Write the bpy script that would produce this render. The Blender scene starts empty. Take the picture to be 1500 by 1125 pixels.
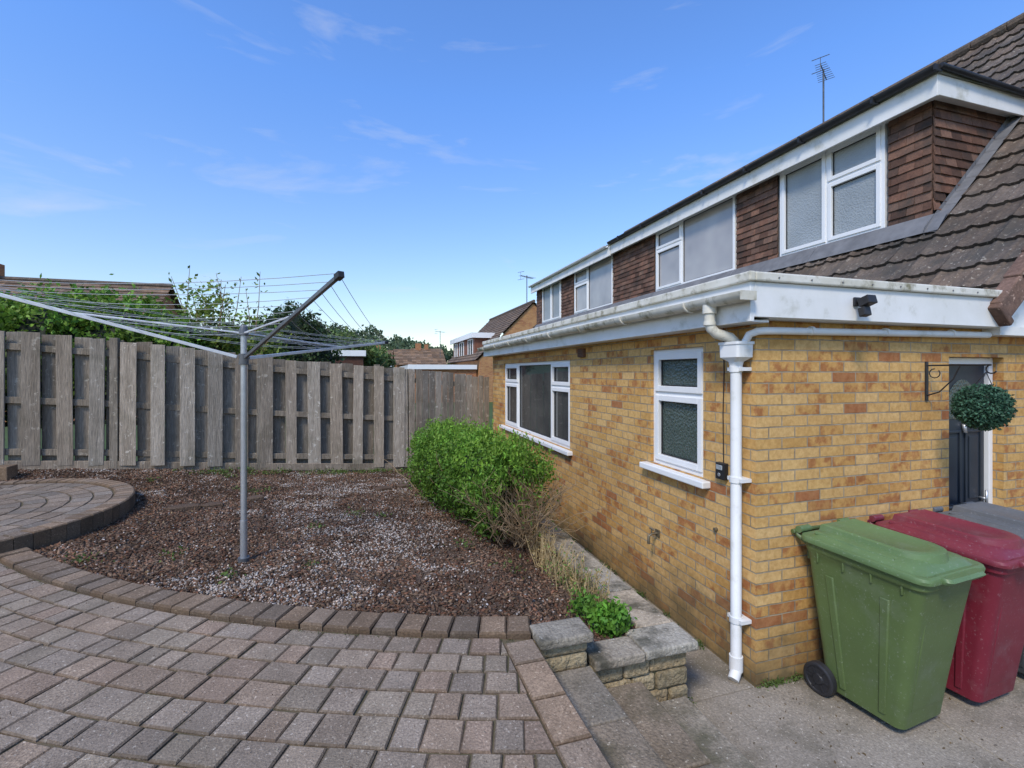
import bpy, math, random
import numpy as np
from mathutils import Vector, noise as mn
random.seed(7); RNG=np.random.default_rng(7)
D=bpy.data; S=bpy.context.scene
def link(o,parent=None):
    S.collection.objects.link(o)
    if parent: o.parent=parent
    return o
def empty(name):
    e=D.objects.new(name,None); S.collection.objects.link(e); return e

# ------------------------------------------------------------ materials
def nodes(name):
    m=D.materials.new(name); m.use_nodes=True
    nt=m.node_tree; b=nt.nodes['Principled BSDF']
    return m,nt,b
def N(nt,t,**kw):
    n=nt.nodes.new(t)
    for k,v in kw.items(): setattr(n,k,v)
    return n
def mixrgb(nt,fac,a,b,blend='MIX'):
    n=N(nt,'ShaderNodeMix',data_type='RGBA',blend_type=blend)
    for sock,val in ((n.inputs['Factor'],fac),(n.inputs[6],a),(n.inputs[7],b)):
        if isinstance(val,bpy.types.NodeSocket): nt.links.new(val,sock)
        elif isinstance(val,(int,float)): sock.default_value=val
        else: sock.default_value=(*val,1)
    return n.outputs[2]
def noise_fac(nt,coord,scale,lo=.35,hi=.65,detail=6,rough=.6,stretch=None):
    v=coord
    if stretch:
        mp=N(nt,'ShaderNodeMapping'); mp.inputs['Scale'].default_value=stretch
        nt.links.new(coord,mp.inputs[0]); v=mp.outputs[0]
    n=N(nt,'ShaderNodeTexNoise'); n.inputs['Scale'].default_value=scale
    n.inputs['Detail'].default_value=detail; n.inputs['Roughness'].default_value=rough
    nt.links.new(v,n.inputs['Vector'])
    r=N(nt,'ShaderNodeMapRange'); r.inputs[1].default_value=lo; r.inputs[2].default_value=hi
    nt.links.new(n.outputs[0],r.inputs[0]); return r.outputs[0], n.outputs[0]
def mk(name,c1,c2=None,scale=3,c3=None,scale3=.8,lo3=.5,hi3=.7,rough=.7,bump=.3,bscale=60,bdist=.01,attr=False,metal=0,stretch=None,spec=.3,fine=None,c4=None,scale4=30,lo4=.62):
    m,nt,b=nodes(name); tc=N(nt,'ShaderNodeTexCoord').outputs['Object']
    c2=c2 or tuple(x*.8 for x in c1)
    f,_=noise_fac(nt,tc,scale,stretch=stretch)
    col=mixrgb(nt,f,c1,c2)
    if fine:
        f2,_=noise_fac(nt,tc,fine[0],.3,.7,stretch=stretch)
        col=mixrgb(nt,f2,col,mixrgb(nt,1.0,col,(fine[1],)*3,'MULTIPLY'))
    if c3:
        f3,_=noise_fac(nt,tc,scale3,lo3,hi3,detail=9,rough=.65); col=mixrgb(nt,f3,col,c3)
    if c4:
        f4,_=noise_fac(nt,tc,scale4,lo4,lo4+.06,detail=5,rough=.7); col=mixrgb(nt,f4,col,c4)
    if attr:
        a=N(nt,'ShaderNodeAttribute',attribute_name='Col'); col=mixrgb(nt,1.0,col,a.outputs['Color'],'MULTIPLY')
    nt.links.new(col,b.inputs['Base Color'])
    b.inputs['Roughness'].default_value=rough; b.inputs['Metallic'].default_value=metal
    b.inputs['Specular IOR Level'].default_value=spec
    if bump:
        _,h=noise_fac(nt,tc,bscale,stretch=stretch,detail=4)
        bp=N(nt,'ShaderNodeBump'); bp.inputs['Strength'].default_value=bump; bp.inputs['Distance'].default_value=bdist
        nt.links.new(h,bp.inputs['Height']); nt.links.new(bp.outputs[0],b.inputs['Normal'])
    return m
def brick_mat(name,stops,mortar,ms=.005,green=True,blotch=None):
    m,nt,b=nodes(name); tc=N(nt,'ShaderNodeTexCoord')
    mp=N(nt,'ShaderNodeMapping'); nt.links.new(tc.outputs['UV'],mp.inputs[0])
    nz=N(nt,'ShaderNodeTexNoise'); nz.inputs['Scale'].default_value=14; nt.links.new(tc.outputs['UV'],nz.inputs['Vector'])
    sub=N(nt,'ShaderNodeVectorMath',operation='SUBTRACT'); nt.links.new(nz.outputs['Color'],sub.inputs[0]); sub.inputs[1].default_value=(.5,.5,.5)
    scl=N(nt,'ShaderNodeVectorMath',operation='SCALE'); nt.links.new(sub.outputs[0],scl.inputs[0]); scl.inputs['Scale'].default_value=.007
    add=N(nt,'ShaderNodeVectorMath',operation='ADD'); nt.links.new(mp.outputs[0],add.inputs[0]); nt.links.new(scl.outputs[0],add.inputs[1])
    bt=N(nt,'ShaderNodeTexBrick'); bt.offset=.5; bt.squash=1
    nt.links.new(add.outputs[0],bt.inputs['Vector'])
    bt.inputs['Color1'].default_value=(0,0,0,1); bt.inputs['Color2'].default_value=(1,1,1,1)
    bt.inputs['Scale'].default_value=1; bt.inputs['Mortar Size'].default_value=ms; bt.inputs['Mortar Smooth'].default_value=.3
    bt.inputs['Brick Width'].default_value=.225; bt.inputs['Row Height'].default_value=.075
    rp=N(nt,'ShaderNodeValToRGB'); cr=rp.color_ramp
    while len(cr.elements)<len(stops): cr.elements.new(.5)
    for e,(p,c) in zip(cr.elements,stops): e.position=p; e.color=(*c,1)
    nt.links.new(bt.outputs['Color'],rp.inputs[0]); col=rp.outputs[0]
    o=tc.outputs['Object']
    if blotch:
        g=N(nt,'ShaderNodeMapRange'); g.inputs[1].default_value=.62; g.inputs[2].default_value=.68; nt.links.new(bt.outputs['Color'],g.inputs[0])
        f,_=noise_fac(nt,o,11,.46,.60,detail=3)
        mu=N(nt,'ShaderNodeMath',operation='MULTIPLY'); nt.links.new(g.outputs[0],mu.inputs[0]); nt.links.new(f,mu.inputs[1])
        mu2=N(nt,'ShaderNodeMath',operation='MULTIPLY'); nt.links.new(mu.outputs[0],mu2.inputs[0]); mu2.inputs[1].default_value=.78
        col=mixrgb(nt,mu2.outputs[0],col,blotch)
    f,_=noise_fac(nt,o,34,.3,.75,detail=5); col=mixrgb(nt,f,col,mixrgb(nt,1.0,col,(.70,.62,.52),'MULTIPLY'))
    f,_=noise_fac(nt,o,1.1,.45,.7); col=mixrgb(nt,f,col,mixrgb(nt,1.0,col,(.84,.80,.76),'MULTIPLY'))
    mf,_=noise_fac(nt,o,14); mc=mixrgb(nt,mf,mortar,tuple(x*.6 for x in mortar))
    col=mixrgb(nt,bt.outputs['Fac'],col,mc)
    if green:
        sx=N(nt,'ShaderNodeSeparateXYZ'); nt.links.new(o,sx.inputs[0])
        _,nn=noise_fac(nt,o,3.5)
        ad=N(nt,'ShaderNodeMath',operation='MULTIPLY_ADD'); nt.links.new(nn,ad.inputs[0]); ad.inputs[1].default_value=-1.0; nt.links.new(sx.outputs['Z'],ad.inputs[2])
        mr=N(nt,'ShaderNodeMapRange'); mr.inputs[1].default_value=-.05; mr.inputs[2].default_value=-.5; mr.inputs[3].default_value=0; mr.inputs[4].default_value=.85
        nt.links.new(ad.outputs[0],mr.inputs[0])
        col=mixrgb(nt,mr.outputs[0],col,(.12,.095,.05))
    nt.links.new(col,b.inputs['Base Color']); b.inputs['Roughness'].default_value=.85; b.inputs['Specular IOR Level'].default_value=.2
    inv=N(nt,'ShaderNodeMath',operation='SUBTRACT'); inv.inputs[0].default_value=1; nt.links.new(bt.outputs['Fac'],inv.inputs[1])
    _,h=noise_fac(nt,o,120,detail=3)
    ma=N(nt,'ShaderNodeMath',operation='MULTIPLY_ADD'); nt.links.new(h,ma.inputs[0]); ma.inputs[1].default_value=.35; nt.links.new(inv.outputs[0],ma.inputs[2])
    bp=N(nt,'ShaderNodeBump'); bp.inputs['Strength'].default_value=.9; bp.inputs['Distance'].default_value=.009
    nt.links.new(ma.outputs[0],bp.inputs['Height']); nt.links.new(bp.outputs[0],b.inputs['Normal'])
    return m
def leaf_mat(name):
    m,nt,b=nodes(name); a=N(nt,'ShaderNodeAttribute',attribute_name='Col')
    nt.links.new(a.outputs['Color'],b.inputs['Base Color']); b.inputs['Roughness'].default_value=.55; b.inputs['Specular IOR Level'].default_value=.25
    t=N(nt,'ShaderNodeBsdfTranslucent'); nt.links.new(a.outputs['Color'],t.inputs[0])
    mx=N(nt,'ShaderNodeMixShader'); mx.inputs[0].default_value=.3
    nt.links.new(b.outputs[0],mx.inputs[1]); nt.links.new(t.outputs[0],mx.inputs[2])
    nt.links.new(mx.outputs[0],nt.nodes['Material Output'].inputs[0]); return m
def glass_mat(name,c,rough=.04,bump=0,spec=.8,c2=None):
    m,nt,b=nodes(name); tc=N(nt,'ShaderNodeTexCoord').outputs['Object']
    f,_=noise_fac(nt,tc,1.5,.3,.7,detail=2); col=mixrgb(nt,f,c,c2 or tuple(x*.7 for x in c)); nt.links.new(col,b.inputs['Base Color'])
    b.inputs['Roughness'].default_value=rough; b.inputs['Specular IOR Level'].default_value=spec
    if bump:
        v=N(nt,'ShaderNodeTexVoronoi'); v.inputs['Scale'].default_value=45; nt.links.new(tc,v.inputs['Vector'])
        bp=N(nt,'ShaderNodeBump'); bp.inputs['Strength'].default_value=bump; bp.inputs['Distance'].default_value=.01
        nt.links.new(v.outputs[0],bp.inputs['Height']); nt.links.new(bp.outputs[0],b.inputs['Normal'])
    return m

BRICK=brick_mat('buff_brick',[(0,(.57,.335,.11)),(.25,(.65,.41,.155)),(.5,(.70,.465,.20)),(.72,(.61,.36,.12)),(.90,(.60,.35,.12)),(.98,(.42,.19,.08))],(.40,.33,.23),blotch=(.38,.145,.058))
REDBRICK=brick_mat('red_brick',[(0,(.44,.18,.08)),(.5,(.52,.24,.10)),(1,(.38,.14,.07))],(.36,.30,.24),green=False)
WHITE=mk('white_upvc',(.80,.80,.79),(.75,.75,.73),scale=2,rough=.35,bump=0,spec=.5)
WHITED=mk('white_fascia_weathered',(.78,.78,.76),(.68,.68,.64),scale=2.5,c3=(.44,.43,.35),scale3=5,lo3=.55,hi3=.8,rough=.5,bump=.05)
GUTTER=mk('old_white_gutter',(.70,.68,.60),(.55,.52,.42),scale=4,c3=(.22,.20,.12),scale3=7,lo3=.51,hi3=.66,rough=.55,bump=.15)
LEAD=mk('lead',(.125,.125,.128),(.19,.19,.193),scale=5,rough=.6,bump=.25,bscale=12)
BLACKP=mk('black_plastic',(.02,.02,.022),(.035,.035,.037),scale=6,rough=.45,bump=0)
FELT=mk('roof_felt',(.16,.17,.15),(.24,.24,.2),scale=3,c3=(.10,.12,.05),scale3=4,rough=.9,bump=.3)
TILE=mk('roof_tile',(.195,.148,.112),(.132,.100,.077),scale=7,c3=(.078,.068,.056),scale3=3.2,lo3=.46,hi3=.66,rough=.88,bump=.5,bscale=90,attr=True,fine=(40,.55),c4=(.33,.29,.23),scale4=26,lo4=.60)
HTILE=mk('hung_tile',(.205,.112,.073),(.145,.078,.053),scale=9,c3=(.085,.06,.045),scale3=6,lo3=.5,hi3=.72,rough=.8,bump=.4,bscale=90,attr=True,fine=(50,.65))
WOOD=mk('weathered_wood',(.43,.365,.285),(.30,.25,.19),scale=3,c3=(.155,.135,.095),scale3=2.2,lo3=.52,hi3=.78,rough=.92,bump=.8,bscale=14,bdist=.014,stretch=(5,5,.5),attr=True,fine=(15,.55),c4=(.47,.42,.34),scale4=12,lo4=.60)
PAVER=mk('paver',(.47,.37,.275),(.35,.272,.20),scale=6,c3=(.22,.175,.128),scale3=2.4,lo3=.46,hi3=.72,rough=.92,bump=.9,bscale=130,bdist=.007,attr=True,fine=(90,.40),c4=(.58,.50,.40),scale4=55,lo4=.60)
JOINT=mk('joint_sand',(.15,.115,.07),(.085,.08,.038),scale=6,rough=1,bump=.6,bscale=90)
CONC=mk('concrete',(.43,.37,.29),(.29,.25,.195),scale=2.0,c3=(.15,.13,.09),scale3=2.0,lo3=.48,hi3=.70,rough=.92,bump=.8,bscale=150,bdist=.006,fine=(70,.5),c4=(.54,.48,.39),scale4=48,lo4=.60)
STEP=mk('step_concrete',(.44,.36,.265),(.27,.22,.155),scale=4.0,c3=(.12,.105,.065),scale3=3.4,lo3=.48,hi3=.66,rough=.95,bump=1,bscale=80,bdist=.01,fine=(60,.42),c4=(.56,.50,.39),scale4=36,attr=True)
COPE=mk('coping_stone',(.56,.485,.37),(.36,.305,.225),scale=5,c3=(.11,.10,.07),scale3=5,lo3=.49,hi3=.64,rough=.95,bump=1,bscale=60,bdist=.014,fine=(60,.5),attr=True,c4=(.66,.60,.49),scale4=30)
STONE=mk('walling_stone',(.57,.45,.27),(.42,.32,.18),scale=6,c3=(.13,.115,.06),scale3=4,lo3=.52,hi3=.70,rough=.95,bump=1,bscale=30,bdist=.03,attr=True,fine=(60,.6))
SOIL=mk('bed_soil',(.145,.092,.06),(.225,.155,.105),scale=4,c3=(.10,.068,.045),scale3=2,rough=1,bump=1,bscale=60,bdist=.03,fine=(120,.45))
CHIP=mk('chips',(1,1,1),(.75,.75,.75),scale=60,rough=.9,bump=0,attr=True,spec=.1)
GRASS=mk('grass_ground',(.07,.11,.03),(.05,.08,.025),scale=.3,rough=1,bump=.3,bscale=5)
ALU=mk('aluminium',(.50,.51,.52),(.42,.43,.44),scale=20,rough=.38,bump=0,metal=.7)
ALUW=mk('pale_aluminium',(.66,.67,.68),(.56,.57,.58),scale=10,rough=.4,bump=0,metal=.3)
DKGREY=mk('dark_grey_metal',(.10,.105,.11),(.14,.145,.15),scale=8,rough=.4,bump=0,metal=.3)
LINE=mk('plastic_line',(.38,.40,.42),rough=.5,bump=0)
LEAF=leaf_mat('leaf'); TWIG=mk('twig',(.32,.22,.12),(.20,.135,.08),scale=10,rough=.9,bump=.2)
GL_DARK=glass_mat('dark_glass',(.03,.033,.035),c2=(.07,.072,.066)); GL_FROST=glass_mat('frosted_glass',(.04,.06,.05),.2,.8,.5,(.075,.10,.085))
GL_SKY=glass_mat('obscure_glass_pale',(.34,.37,.38),.3,.5,.5,(.26,.285,.29)); GL_CURT=glass_mat('curtained_glass',(.44,.42,.40),.08,0,.8,(.30,.29,.29))
DOORM=mk('navy_door',(.022,.03,.042),(.03,.038,.05),scale=5,rough=.35,bump=.05)

# ------------------------------------------------------------ mesh builder
class MB:
    def __init__(s): s.v=[];s.f=[];s.c=[];s.m=[]
    def face(s,pts,col=(1,1,1),m=0):
        i=len(s.v); s.v+= [tuple(p) for p in pts]; s.f.append(tuple(range(i,i+len(pts)))); s.c.append(col); s.m.append(m)
    def hexa(s,p,col=(1,1,1),m=0):
        i=len(s.v); s.v+=[tuple(q) for q in p]
        for f in ((0,3,2,1),(4,5,6,7),(0,1,5,4),(1,2,6,5),(2,3,7,6),(3,0,4,7)):
            s.f.append(tuple(i+k for k in f)); s.c.append(col); s.m.append(m)
    def box(s,x0,x1,y0,y1,z0,z1,col=(1,1,1),m=0):
        s.hexa([(x0,y0,z0),(x1,y0,z0),(x1,y1,z0),(x0,y1,z0),(x0,y0,z1),(x1,y0,z1),(x1,y1,z1),(x0,y1,z1)],col,m)
    def obox(s,c,a,b,d,col=(1,1,1),m=0):
        c=Vector(c);a=Vector(a);b=Vector(b);d=Vector(d)
        s.hexa([c-a-b-d,c+a-b-d,c+a+b-d,c-a+b-d,c-a-b+d,c+a-b+d,c+a+b+d,c-a+b+d],col,m)
    def tube(s,pts,r,n=10,col=(1,1,1),m=0,cap=True):
        pts=[Vector(p) for p in pts]; rs=r if isinstance(r,(list,tuple)) else [r]*len(pts)
        base=len(s.v); up0=None
        for k,p in enumerate(pts):
            t=(pts[min(k+1,len(pts)-1)]-pts[max(k-1,0)]).normalized()
            if up0 is None: up0=t.orthogonal().normalized()
            u=(up0-t*up0.dot(t)); u=u.normalized() if u.length>1e-5 else t.orthogonal().normalized(); up0=u
            w=t.cross(u)
            for j in range(n):
                a=2*math.pi*j/n; s.v.append(tuple(p+(u*math.cos(a)+w*math.sin(a))*rs[k]))
        for k in range(len(pts)-1):
            for j in range(n):
                a=base+k*n+j; b=base+k*n+(j+1)%n
                s.f.append((a,b,b+n,a+n)); s.c.append(col); s.m.append(m)
        if cap:
            s.f.append(tuple(base+j for j in range(n))[::-1]); s.c.append(col); s.m.append(m)
            e=base+(len(pts)-1)*n; s.f.append(tuple(e+j for j in range(n))); s.c.append(col); s.m.append(m)
    def loft(s,loops,col=(1,1,1),m=0,cap0=True,cap1=True,side=None):
        base=len(s.v); n=len(loops[0]); side=side or col
        for L in loops: s.v+=[tuple(p) for p in L]
        for k in range(len(loops)-1):
            for j in range(n):
                a=base+k*n+j; b=base+k*n+(j+1)%n
                s.f.append((a,b,b+n,a+n)); s.c.append(side); s.m.append(m)
        if cap0: s.f.append(tuple(base+j for j in range(n))[::-1]); s.c.append(col); s.m.append(m)
        if cap1:
            e=base+(len(loops)-1)*n; s.f.append(tuple(e+j for j in range(n))); s.c.append(col); s.m.append(m)
    def prism(s,poly,z0,z1,inset=0,col=(1,1,1),m=0,ch=0,tilt=0):
        n=len(poly); cx=sum(p[0] for p in poly)/n; cy=sum(p[1] for p in poly)/n
        tx=random.uniform(-tilt,tilt); ty=random.uniform(-tilt,tilt)
        def sh(k):
            out=[]
            for x,y in poly:
                dx,dy=cx-x,cy-y; L=math.hypot(dx,dy) or 1; q=min(k*1.4/L,.45); out.append((x+dx*q,y+dy*q))
            return out
        A=sh(inset); B=sh(inset+ch)
        loops=[[(x,y,z0) for x,y in A],[(x,y,z1-ch*.8+tx*(x-cx)+ty*(y-cy)) for x,y in A],[(x,y,z1+tx*(x-cx)+ty*(y-cy)) for x,y in B]]
        s.loft(loops,col,m,cap0=False,side=(col[0]*.60,col[1]*.58,col[2]*.55))  # sides darker: joint dirt, with occlusion-like shading painted into the colour
    def build(s,name,mats,parent=None,smooth=False,bevel=0,seg=2,sub=0,auto=None):
        me=D.meshes.new(name); me.from_pydata(s.v,[],s.f); me.update()
        for m in (mats if isinstance(mats,(list,tuple)) else [mats]): me.materials.append(m)
        me.polygons.foreach_set('material_index',s.m)
        nl=len(me.loops); li=np.zeros(nl,int); me.loops.foreach_get('vertex_index',li)
        co=np.array(s.v)[li]; cnt=np.array([len(f) for f in s.f])
        nrm=np.zeros(len(s.f)*3); me.polygons.foreach_get('normal',nrm); nrm=np.abs(np.repeat(nrm.reshape(-1,3),cnt,0))
        uv=np.where((nrm[:,0]>nrm[:,1])[:,None]&(nrm[:,0]>nrm[:,2])[:,None],co[:,[1,2]],np.where((nrm[:,1]>=nrm[:,2])[:,None],co[:,[0,2]],co[:,[0,1]]))
        me.uv_layers.new(name='UVMap').data.foreach_set('uv',uv.ravel())
        ca=me.color_attributes.new('Col','FLOAT_COLOR','CORNER')
        cc=np.ones((nl,4)); cc[:,:3]=np.repeat(np.array(s.c,float),cnt,0); ca.data.foreach_set('color',cc.ravel())
        o=link(D.objects.new(name,me),parent)
        if smooth:
            me.polygons.foreach_set('use_smooth',[True]*len(s.f))
            if auto: 
                me.set_sharp_from_angle(angle=math.radians(auto))
        if bevel:
            b=o.modifiers.new('b','BEVEL'); b.width=bevel; b.segments=seg; b.limit_method='ANGLE'; b.angle_limit=math.radians(40)
        return o
def np_mesh(name,V,F,C,mat,parent=None):
    me=D.meshes.new(name); k=F.shape[1]
    me.vertices.add(len(V)); me.vertices.foreach_set('co',V.ravel().astype(np.float32))
    me.loops.add(F.size); me.loops.foreach_set('vertex_index',F.ravel().astype(np.int32))
    me.polygons.add(len(F)); me.polygons.foreach_set('loop_start',(np.arange(len(F))*k).astype(np.int32))
    me.update(calc_edges=True); me.validate()
    ca=me.color_attributes.new('Col','FLOAT_COLOR','CORNER'); cc=np.ones((F.size,4),np.float32); cc[:,:3]=np.repeat(C,k,0); ca.data.foreach_set('color',cc.ravel())
    me.materials.append(mat); return link(D.objects.new(name,me),parent)
def unit(a): return a/np.maximum(np.linalg.norm(a,axis=1,keepdims=True),1e-6)
def leaves(name,P,size,C,parent=None,aspect=.5,up=0.0,mat=None):
    n=len(P); t=unit(RNG.normal(size=(n,3))+np.array([0,0,up])); b=unit(np.cross(t,RNG.normal(size=(n,3))))
    s=(size*RNG.uniform(.6,1.3,n))[:,None]; w=s*aspect
    V=np.stack([P-t*s,P+b*w,P+t*s,P-b*w],1).reshape(-1,3); F=np.arange(n*4).reshape(-1,4)
    return np_mesh(name,V,F,C,mat or LEAF,parent)
def clump_pts(ells,nc,per,cr,base,shell=.7,var=.35,zlight=.35):
    Ps=[];Cs=[]; vol=np.array([e[1][0]*e[1][1]*e[1][2] for e in ells])**.67; vol/=vol.sum()
    for _ in range(nc):
        c,r=ells[RNG.choice(len(ells),p=vol)]
        d=RNG.normal(size=3); d/=np.linalg.norm(d); rr=RNG.uniform(shell,1.04)
        p=np.array(c)+d*np.array(r)*rr
        k=max(4,int(per*RNG.uniform(.5,1.5))); q=p+RNG.normal(size=(k,3))*cr*RNG.uniform(.5,1.1)
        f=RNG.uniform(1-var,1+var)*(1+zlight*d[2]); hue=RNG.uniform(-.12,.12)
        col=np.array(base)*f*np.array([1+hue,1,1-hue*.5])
        Ps.append(q); Cs.append(col[None]*RNG.uniform(.7,1.3,(k,1)))
    return np.concatenate(Ps),np.clip(np.concatenate(Cs),0.004,1)

# ------------------------------------------------------------ camera
cam=D.objects.new('camera',D.cameras.new('camera')); S.collection.objects.link(cam); S.camera=cam
cam.location=(0,0,2.1); cam.rotation_euler=(math.radians(90),0,math.radians(-16.93))
cam.data.sensor_width=36; cam.data.lens=36*690/1500; cam.data.shift_y=-.0117; cam.data.clip_end=3000; cam.data.clip_start=.05

mb=MB(); mb.box(-900,900,-300,1500,-1.5,-.07); mb.build('ground',GRASS)

# ------------------------------------------------------------ fence geometry
FP=[(-11,7.6,1.15),(-6.6,7.95,.93),(-4.78,8.13,.80),(-2.95,8.31,.66),(-1.23,8.70,.446),(.72,8.95,.30),(2.40,9.45,.13)]
def fence_at(X):
    for a,b in zip(FP,FP[1:]):
        if X<=b[0] or b is FP[-1]:
            t=(X-a[0])/(b[0]-a[0]); return a[1]+(b[1]-a[1])*t, a[2]+(b[2]-a[2])*t
CX,CY=3.225,10.49
def arcY(X,r=8.15):
    q=r*r-(X-CX)**2
    return CY-math.sqrt(q) if (q>0 and X>-3.3) else 4.2
def sm(a,b,x):
    t=min(1,max(0,(x-a)/(b-a))); return t*t*(3-2*t)
def bedz(X,Y):
    yf,zf=fence_at(X); ya=arcY(X); t=min(1,max(0,(Y-ya)/(yf-ya)))
    zn=.575-.15*sm(.95,1.35,X)
    return zn+(zf-.02-zn)*sm(0,1,t)*.4+(zf-.02-zn)*t*.6 + .03*mn.noise(Vector((X*1.7,Y*1.7,0)))*min(1,t*6)+.012*mn.noise(Vector((X*6,Y*6,2)))*min(1,t*8)
nx,ny=150,90
V=[];F=[]
xs=[-11+12.82*(i/(nx-1))**.8 for i in range(nx)]
for i,X in enumerate(xs):
    ya=arcY(X)-.03; 
    if X>1.15: ya=2.52
    yf=fence_at(X)[0]+.25
    for j in range(ny):
        Y=ya+(yf-ya)*j/(ny-1); V.append((X,Y,bedz(X,Y)+.006*mn.noise(Vector((X*12,Y*12,3)))))
for i in range(nx-1):
    for j in range(ny-1):
        a=i*ny+j; F.append((a,a+ny,a+ny+1,a+1))
me=D.meshes.new('gravel_bed'); me.from_pydata(V,[],F); me.materials.append(SOIL)
me.polygons.foreach_set('use_smooth',[True]*len(F)); bed=link(D.objects.new('gravel_bed',me))
def chips(name,n,smin,smax,flat,kind):
    P=[];C=[];
    while len(P)<n:
        X=random.uniform(-5.3,1.72); 
        ya=arcY(X) if X>-3.2 else 5; ya=max(ya,2.6 if X>1.1 else ya)
        yf=fence_at(X)[0]-.03
        Y=ya+(yf-ya)*random.random()**1.35
        if (X+4.1)**2+(Y-5.9)**2<1.63**2: continue
        g=.7*mn.noise(Vector((X*.9+3.1,Y*.9,5)))+.8*mn.noise(Vector((X*3.1,Y*3.1,1)))+.5*mn.noise(Vector((X*9,Y*9,4)))
        g-= .9*sm(.55,1.2,X); g+= .28*math.exp(-((X-.1)**2/.9+(Y-4.7)**2/4)); g-=.4*math.exp(-((X+2)**2+(Y-5.2)**2)/1.4)
        pg=sm(-.15,.80,g)
        if kind=='bark' and random.random()<pg*.5: continue
        if kind=='gravel' and random.random()>pg+.05: continue
        P.append((X,Y,bedz(X,Y)+random.uniform(0,.008)))
        dm=.72+.5*sm(-.5,.5,mn.noise(Vector((X*2.2,Y*2.2,9))))   # damp / dry patches
        if kind=='gravel':
            b=random.choice([random.uniform(.22,.42),random.uniform(.35,.72)]); t=random.choice([(1,.85,.69),(1,.89,.77),(1,.76,.58),(1,.81,.65),(.97,.91,.83)])
            C.append([b*q for q in t])
        else:
            b=random.uniform(.07,.28)*dm; t=random.choice([(1,.60,.38),(1,.64,.42),(1,.50,.30),(1,.70,.48)]); C.append([b*q for q in t])
    P=np.array(P);C=np.array(C)
    s=RNG.uniform(smin,smax,(n,1)); 
    t=unit(RNG.normal(size=(n,3))*[1,1,.35]); b=unit(np.cross(t,RNG.normal(size=(n,3))*[.4,.4,1])); c=np.cross(t,b)
    el=RNG.uniform(.8,1.3,(n,1)) if kind=='gravel' else RNG.uniform(1.0,2.4,(n,1))
    V=np.stack([P-t*s*el,P+b*s*.8,P+t*s*el*.9,P-b*s*.75,P+c*s*flat,P-c*s*flat],1).reshape(-1,3)
    base=np.array([[0,1,4],[1,2,4],[2,3,4],[3,0,4],[1,0,5],[2,1,5],[3,2,5],[0,3,5]])
    F=(np.arange(n)[:,None,None]*6+base[None]).reshape(-1,3)
    np_mesh(name,V,F,np.repeat(C,8,0),CHIP,bed)
chips('white_gravel',16000,.006,.015,.6,'gravel')
chips('bark_chips',46000,.007,.020,.3,'bark')
P=[];C=[]
for k in range(75):
    X=random.uniform(-3.3,1.2); Y=random.uniform(arcY(X)+.1,fence_at(X)[0]-.1)
    if (X+4.1)**2+(Y-5.9)**2<1.7**2: continue
    if random.random()<.65: Y=fence_at(X)[0]-random.uniform(.05,.35)
    z=bedz(X,Y); r=random.uniform(.03,.09)
    for _ in range(int(r*700)):
        P.append((X+random.gauss(0,r),Y+random.gauss(0,r),z+abs(random.gauss(0,.025))+.005)); b=random.uniform(.6,1.3); C.append((.12*b,.18*b,.04*b))
for k in range(1500):
    X=random.uniform(-3.3,1.6); Y=random.uniform(arcY(X)+.05,fence_at(X)[0]-.05) if X<1.1 else random.uniform(2.7,8)
    if (X+4.1)**2+(Y-5.9)**2<1.7**2: continue
    b=random.uniform(.5,1.3); P.append((X,Y,bedz(X,Y)+.014)); C.append(random.choice([(.20*b,.12*b,.06*b),(.30*b,.21*b,.11*b),(.10*b,.065*b,.04*b)]))
leaves('weeds_and_leaf_litter',np.array(P),.016,np.array(C),bed)
mb=MB()
for x,y,L in ((-2.0,6.2,.17),(-1.75,6.3,.12),(-1.35,6.55,.10),(.2,7.0,.12),(.5,7.3,.1)):
    z=bedz(x,y); mb.prism([(x-L,y-.05),(x-L*.3,y-.09),(x+L,y-.04),(x+L*.7,y+.06),(x-L*.5,y+.08)],z-.02,z+.045,.0,(.25,.2,.18),ch=.012)
mb.build('bark_slabs',SOIL,bed)

# ------------------------------------------------------------ paved patio
patio=empty('block_paved_patio')
mb=MB()
poly=[(.88,-3),(.88,2.55)]
for k in range(40):
    th=math.radians(16.5+k*1.2); poly.append((CX-8.2*math.sin(th),CY-8.2*math.cos(th)))
poly+=[(-9,6.6),(-9,-3)]
mb.face([(x,y,.588) for x,y in poly]); mb.face([(.88,-3,-.02),(.88,2.55,-.02),(.88,2.55,.588),(.88,-3,.588)])
mb.build('joint_bed',JOINT,patio)
def clipx(poly,xm):
    out=[]
    for i,p in enumerate(poly):
        q=poly[(i+1)%len(poly)]
        if p[0]<=xm: out.append(p)
        if (p[0]<=xm)!=(q[0]<=xm):
            t=(xm-p[0])/(q[0]-p[0]); out.append((xm,p[1]+(q[1]-p[1])*t))
    return out
def pt(r,th): return (CX-r*math.sin(th),CY-r*math.cos(th))
def bcol(lo=.75,hi=1.15,red=0):
    b=random.uniform(lo,hi); r=random.uniform(-.05,.07)+red; return (b*(1+r),b,b*(1-r))
def pcol():
    b=random.uniform(.78,1.08); t=random.choice([(1.0,1.0,1.0),(1.02,.99,.95),(1.06,.96,.90),(1.0,1.0,.96),(1.0,.99,.98),(1.04,.96,.89)]); return tuple(b*q for q in t)
mb=MB(); r=8.322
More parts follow.
